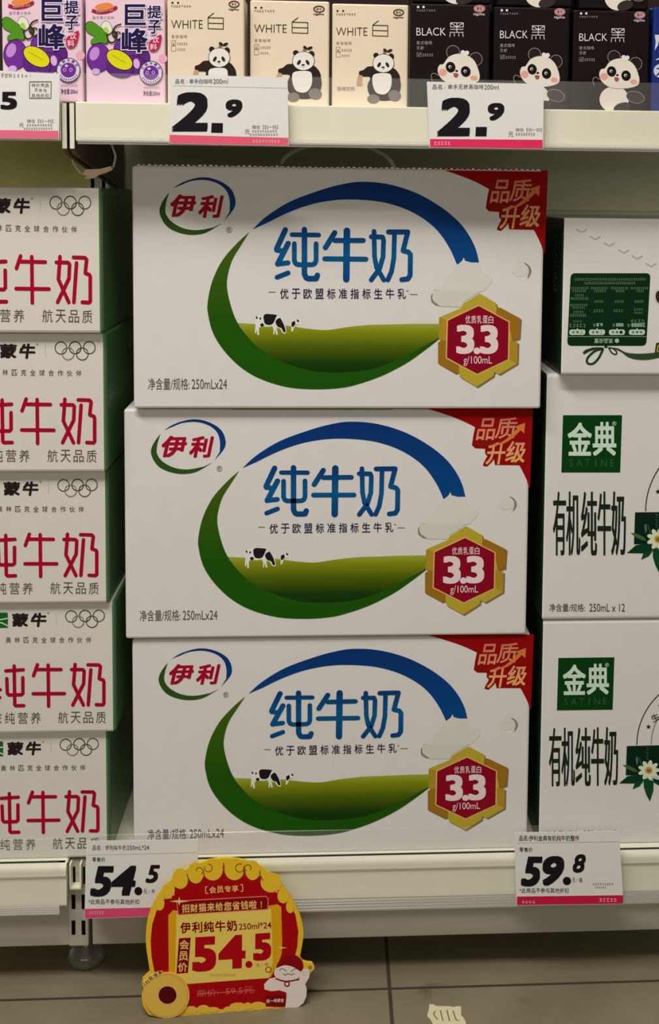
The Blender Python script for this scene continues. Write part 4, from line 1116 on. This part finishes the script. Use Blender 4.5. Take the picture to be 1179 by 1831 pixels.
# ================================================================== PROMOTION SIGN
p0 = atz(290, 1819, 0.0); p1 = atz(552, 1799, 0.0)
ux = (p1 - p0); ux.z = 0; ux.normalize()
ya = Vector((-ux.y, ux.x, 0))
tilt = math.radians(3.5)
zv = (Vector((0, 0, 1)) * math.cos(tilt) + ya * math.sin(tilt)); yv = zv.cross(ux)
org = (p0 + p1) / 2
ms = Matrix((ux, yv, zv)).transposed().to_4x4(); ms.translation = org
r = thing('promotion_sign', 'round red and yellow 54.5 sign standing on the floor before the shelf', 'sign', ms)
f = Face(r).zoom(3.4676, 240, 1520)
outline = [(150, 1048), (90, 1020), (55, 965), (46, 900), (62, 860), (48, 828), (52, 800), (98, 757)] + smooth_pts([(92, 715), (75, 600), (74, 500), (92, 400), (145, 285), (245, 172), (380, 92), (550, 52), (720, 76), (850, 150), (960, 272), (1028, 400), (1050, 510), (1040, 600), (1028, 660)], 4, False) + \
    [(1046, 690), (1075, 700), (1105, 702), (1118, 722), (1112, 745), (1092, 762), (1086, 790), (1062, 830), (1072, 865), (1068, 910), (1050, 950), (1015, 975), (960, 978)]
pts = [f.M(p) for p in outline]
zmin = min(z for x, z in pts)
pts = [(x, max(z, 0.0)) for x, z in pts]
bm = bmesh.new()
extrude_poly(bm, [Vector((x, 0, z)) for x, z in pts], [Vector((x, 0.004, z)) for x, z in pts])
YEL = ink((206, 166, 36), 0.3)
new_obj('board', bm, [YEL], r)
SR, GO, GO2, PA, SD = ink((150, 4, 12), 0.3), ink((196, 142, 16), 0.3), ink((218, 170, 60), 0.3), ink((206, 178, 82), 0.3), ink((116, 8, 14), 0.3)
scal_l = smooth_pts([(555, 100), (470, 112), (380, 150), (260, 225), (190, 300), (140, 372)], 4, False)
scal_r = smooth_pts([(972, 345), (920, 280), (850, 205), (735, 140), (640, 110), (555, 100)], 4, False)[:-1]
f.poly('red_field', scal_l + [(112, 460), (102, 560), (108, 660), (128, 765), (200, 1000), (330, 1000), (400, 985), (560, 985), (760, 968), (960, 950), (985, 700), (1012, 600), (1018, 500), (1000, 400)] + scal_r, SR, 0)
for cx, cy, rx, ry in ((352, 990, 44, 24), (430, 985, 40, 26), (490, 988, 40, 16), (585, 985, 30, 16), (645, 972, 56, 28), (705, 965, 24, 22), (770, 965, 50, 26), (830, 965, 40, 18)):
    f.ell('cloud_trim', cx, cy, rx, ry, GO2, 2)
for cx, cy, rx, ry in ((488, 120, 62, 68), (382, 140, 50, 66), (287, 176, 50, 64), (212, 250, 40, 44), (158, 330, 30, 44), (622, 118, 62, 68), (735, 124, 46, 62), (850, 200, 66, 62), (925, 285, 36, 44), (968, 350, 26, 40)):
    f.ell('cloud_border', cx, cy, rx, ry, YEL, 1)
SW = ink((128, 62, 12), 0.3)
for cx, cy, R, a0, a1 in ((405, 130, 22, 180, 420), (460, 110, 24, -90, 200), (655, 110, 26, -20, 300), (705, 110, 20, 120, 400)):
    f.ring('cloud_border', cx, cy, R, R, 5, SW, 2, 16, a0, a1)
f.stroke('cloud_border', [(555, 80), (555, 128)], 6, SW, 2); f.stroke('cloud_border', [(328, 150), (336, 178), (334, 200)], 6, SW, 2, True, 3); f.stroke('cloud_border', [(778, 128), (784, 160), (800, 185)], 6, SW, 2, True, 3); f.stroke('cloud_border', [(425, 120), (434, 150), (428, 172)], 6, SW, 2, True, 3); f.stroke('cloud_border', [(682, 120), (680, 150), (690, 165)], 6, SW, 2, True, 3)
for x, y, s in ((200, 262, 1), (910, 225, -1)):
    f.stroke('cloud_border', [(x, y + 8 * 0), (x + 45 * s, y - 4), (x + 45 * s, y + 14), (x + 6 * s, y + 18)], 9, GO2, 2); f.stroke('cloud_border', [(x - 4, y + 36), (x + 30 * s, y + 32)], 8, GO2, 2)
f.poly('price_panel', [(212, 405), (240, 372), (270, 375), (830, 345), (890, 335), (912, 352), (918, 560), (916, 640), (895, 700), (845, 790), (335, 830), (215, 775)], GO, 1)
f.poly('price_panel', [(262, 395), (850, 362), (860, 700), (835, 792), (330, 828), (255, 770)], PA, 2)
f.poly('banner', [(262, 312), (818, 282), (834, 298), (832, 368), (272, 402)], ink((206, 104, 76), 0.3), 3); f.poly('banner', [(268, 318), (816, 288), (828, 300), (826, 363), (277, 396)], SD, 4)
GT = ink((222, 176, 96), 0.3)
f.spaced('banner', '招财猫来给您省钱啦!', ((295, 336), (812, 306), (812, 360), (297, 388)), GT, 5, 0.022, 0.9)
f.spaced('heading', '会员专享', ((466, 226), (646, 216), (648, 256), (468, 268)), GT, 2, 0.02, 0.88)
f.stroke('heading', [(456, 226), (442, 227), (445, 268), (459, 267)], 5, GT, 2, False); f.stroke('heading', [(658, 214), (672, 213), (674, 254), (660, 255)], 5, GT, 2, False)
f.spaced('product_name', '伊利纯牛奶', ((285, 448), (638, 432), (640, 500), (288, 516)), SD, 3, 0.025, 0.9)
f.text('product_name', '250ml*24', ((648, 454), (850, 442), (852, 484), (650, 494)), SD, 3, 0.012)
f.poly('side_caption', [(278, 546), (351, 541), (334, 760), (262, 766)], SD, 3)
for k, ch in enumerate('会员价'):
    y = 556 + k * 70; dx = -k * 5
    f.text('side_caption', ch, (282 + dx, y, 340 + dx, y + 58), GT, 4, 0.02)
PR = ink((156, 0, 18), 0.3)
f.text('price', '5', ((364, 540), (512, 532), (508, 748), (360, 756)), PR, 3, 0.05); f.text('price', '4', ((524, 530), (692, 522), (690, 730), (522, 740)), PR, 3, 0.05)
f.ell('price', 712, 708, 22, 22, PR, 3); f.text('price', '5', ((740, 518), (852, 510), (850, 680), (738, 688)), PR, 3, 0.05)
f.spaced('unit_lettering', '元/件', ((756, 702), (832, 696), (834, 720), (758, 726)), SD, 3, 0.0, 0.85)
f.ring('unit_lettering', 833, 740, 17, 17, 5, SD, 3, 16); f.ticks('price_panel', 470, 766, 632, 782, 14, ink((150, 116, 50), 0.3), 3)
RP = ink((196, 96, 84), 0.3)
f.text('old_price', '原价:', ((390, 868), (520, 860), (522, 902), (392, 910)), RP, 1, -0.008); f.text('old_price', '59.5元', ((568, 854), (738, 844), (740, 886), (570, 896)), RP, 1, -0.008)
f.stroke('old_price', [(388, 892), (750, 868)], 4, RP, 2, False)
for cx, cy, R in ((280, 316, 30), (914, 604, 18)):
    f.poly('sparkle', [(cx - 2 * R, cy), (cx - R * .2, cy - R * .25), (cx, cy - R * 0.9), (cx + R * .2, cy - R * .25), (cx + 2 * R, cy), (cx + R * .2, cy + R * .25), (cx, cy + R * .9), (cx - R * .2, cy + R * .25)], ink((238, 206, 120), 0.3), 6)
# cat picture
CWT, CSH, CRD, LN = ink((206, 190, 178), 0.3), ink((176, 158, 146), 0.3), ink((124, 6, 16), 0.3), ink((90, 60, 54), 0.3)
f.poly('cat_picture', [(950, 976), (1015, 974), (1050, 948), (1068, 905), (1070, 862), (1060, 830), (1085, 790), (1088, 752), (1070, 732), (1042, 736), (1030, 765), (1024, 800), (960, 806), (895, 784), (840, 795), (806, 830), (808, 862), (850, 874), (900, 868), (946, 882), (930, 976)], CWT, 3)
f.ell('cat_picture', 1092, 726, 26, 24, ink((206, 168, 70), 0.3), 2); f.ell('cat_picture', 1092, 726, 14, 13, ink((160, 118, 40), 0.3), 4)
f.poly('cat_picture', [(868, 765), (882, 728), (930, 712), (985, 718), (1025, 745), (1030, 778), (1000, 800), (940, 806), (890, 796)], CWT, 5, sm=3)
f.poly('cat_picture', [(882, 728), (902, 684), (950, 655), (1005, 652), (1042, 685), (1048, 730), (1030, 748), (985, 722), (930, 712)], CRD, 6, sm=3)
for a in ([(900, 742), (922, 734), (944, 750)], [(974, 750), (990, 738), (1004, 734)], [(922, 764), (938, 772), (956, 764), (974, 772), (994, 762)]):
    f.stroke('cat_picture', a, 4, LN, 7, False, 4)
f.stroke('cat_picture', [(880, 795), (940, 812), (1022, 800)], 8, CRD, 7, True, 4); f.ell('cat_picture', 948, 828, 18, 18, CRD, 7); f.ell('cat_picture', 948, 828, 10, 10, CWT, 8)
f.stroke('cat_picture', [(1048, 750), (1052, 780)], 4, CSH, 5); f.stroke('cat_picture', [(1064, 748), (1066, 775)], 4, CSH, 5)
f.poly('cat_picture', [(814, 898), (946, 898), (938, 972), (816, 968)], SD, 4)
f.text('cat_picture', '赵一鸣零食', ((822, 922), (930, 918), (928, 942), (820, 946)), CWT, 5, 0.015)
f.done({'cat_picture': 'white lucky cat in a red cap', 'price': 'large red price figures', 'old_price': 'struck-through old price'})
# round coin badge at the lower left: raised disc with a tab
f = Face(r, -0.0018).zoom(3.4676, 240, 1520)
def disc(name, cx, cy, R, y0, y1, mat):
    bm = bmesh.new()
    p = [f.M((cx + R * math.cos(2 * math.pi * k / 48), cy + R * math.sin(2 * math.pi * k / 48))) for k in range(48)]
    extrude_poly(bm, [Vector((x, y0, z)) for x, z in p], [Vector((x, y1, z)) for x, z in p])
    return new_obj(name, bm, [mat], r)
disc('coin_badge', 202, 902, 142, -0.0018, -0.0002, ink((206, 150, 62), 0.3))
f.ell('coin_print', 198, 902, 130, 130, ink((200, 162, 66), 0.3), 0, n=40)
f.ring('coin_print', 202, 902, 136, 136, 5, ink((222, 178, 96), 0.3), 1, 48)
f.ell('coin_print', 207, 898, 62, 60, ink((206, 160, 110), 0.3), 1); f.ell('coin_print', 207, 898, 56, 55, ink((78, 10, 16), 0.3), 2)
f.poly('tab', [(50, 812), (100, 765), (172, 744), (186, 770), (120, 800), (78, 840)], ink((218, 190, 96), 0.3), 0)
for ch, cx, cy, a in (('扫', 82, 818, -42), ('码', 104, 794, -38), ('领', 133, 775, -32), ('券', 162, 760, -26)):
    a = math.radians(a); c_, s_ = math.cos(a) * 12, math.sin(a) * 12
    f.text('tab', ch, ((cx - c_ + s_, cy - s_ - c_), (cx + c_ + s_, cy + s_ - c_), (cx + c_ - s_, cy + s_ + c_), (cx - c_ - s_, cy - s_ + c_)), SD, 1, 0.02)
f.done()
# easel leg behind the board
bm = bmesh.new()
extrude_poly(bm, [Vector((-0.02, 0.0042, 0.07)), Vector((0.02, 0.0042, 0.07)), Vector((0.026, 0.0325, 0.0038)), Vector((-0.026, 0.0325, 0.0038))],
             [Vector((-0.02, 0.006, 0.07)), Vector((0.02, 0.006, 0.07)), Vector((0.026, 0.0345, 0.0038)), Vector((-0.026, 0.0345, 0.0038))])
new_obj('easel_leg', bm, [ink((190, 180, 160))], r)

# ================================================================== WORN STICKER ON THE FLOOR
r = thing('floor_sticker', 'torn cream sticker scrap with dark strokes stuck on the floor tile', 'sticker', Matrix.Translation(atz(798, 1815, 0.0)))
inv = r.matrix_world.inverted()
q = [(275, 165), (350, 165), (395, 195), (640, 200), (700, 215), (745, 200), (835, 200), (835, 350), (880, 410), (915, 470), (925, 590), (640, 600), (340, 580), (335, 500), (290, 420), (240, 375), (250, 320), (268, 260)]
Q = [inv @ atz(x / 9.825 + 740, y / 9.825 + 1780, 0.0) for x, y in q]
bm = bmesh.new()
extrude_poly(bm, [Vector((p.x, p.y, 0.0007)) for p in Q], [Vector((p.x, p.y, 0.0001)) for p in Q])
new_obj('sheet', bm, [card((196, 182, 146), bump=0.3, scale=200, name='cream_sticker')], r)
bm = bmesh.new()
for ln in ([(380, 290), (350, 342), (420, 435)], [(470, 275), (515, 460)], [(585, 270), (632, 465)], [(690, 280), (745, 440), (800, 458)]):
    P = [inv @ atz(x / 9.825 + 740, y / 9.825 + 1780, 0.0) for x, y in ln]
    for a, b in zip(P, P[1:]):
        d = (b - a).normalized(); n = Vector((-d.y, d.x, 0)) * 0.0006
        vs = [bm.verts.new(Vector((p.x, p.y, 0.0009))) for p in (a + n, b + n, b - n, a - n)]
        fc = bm.faces.new(vs); fc.normal_update()
        if fc.normal.z < 0: fc.normal_flip()
new_obj('marks', bm, [ink((112, 98, 62))], r)
bpy.context.view_layer.update()
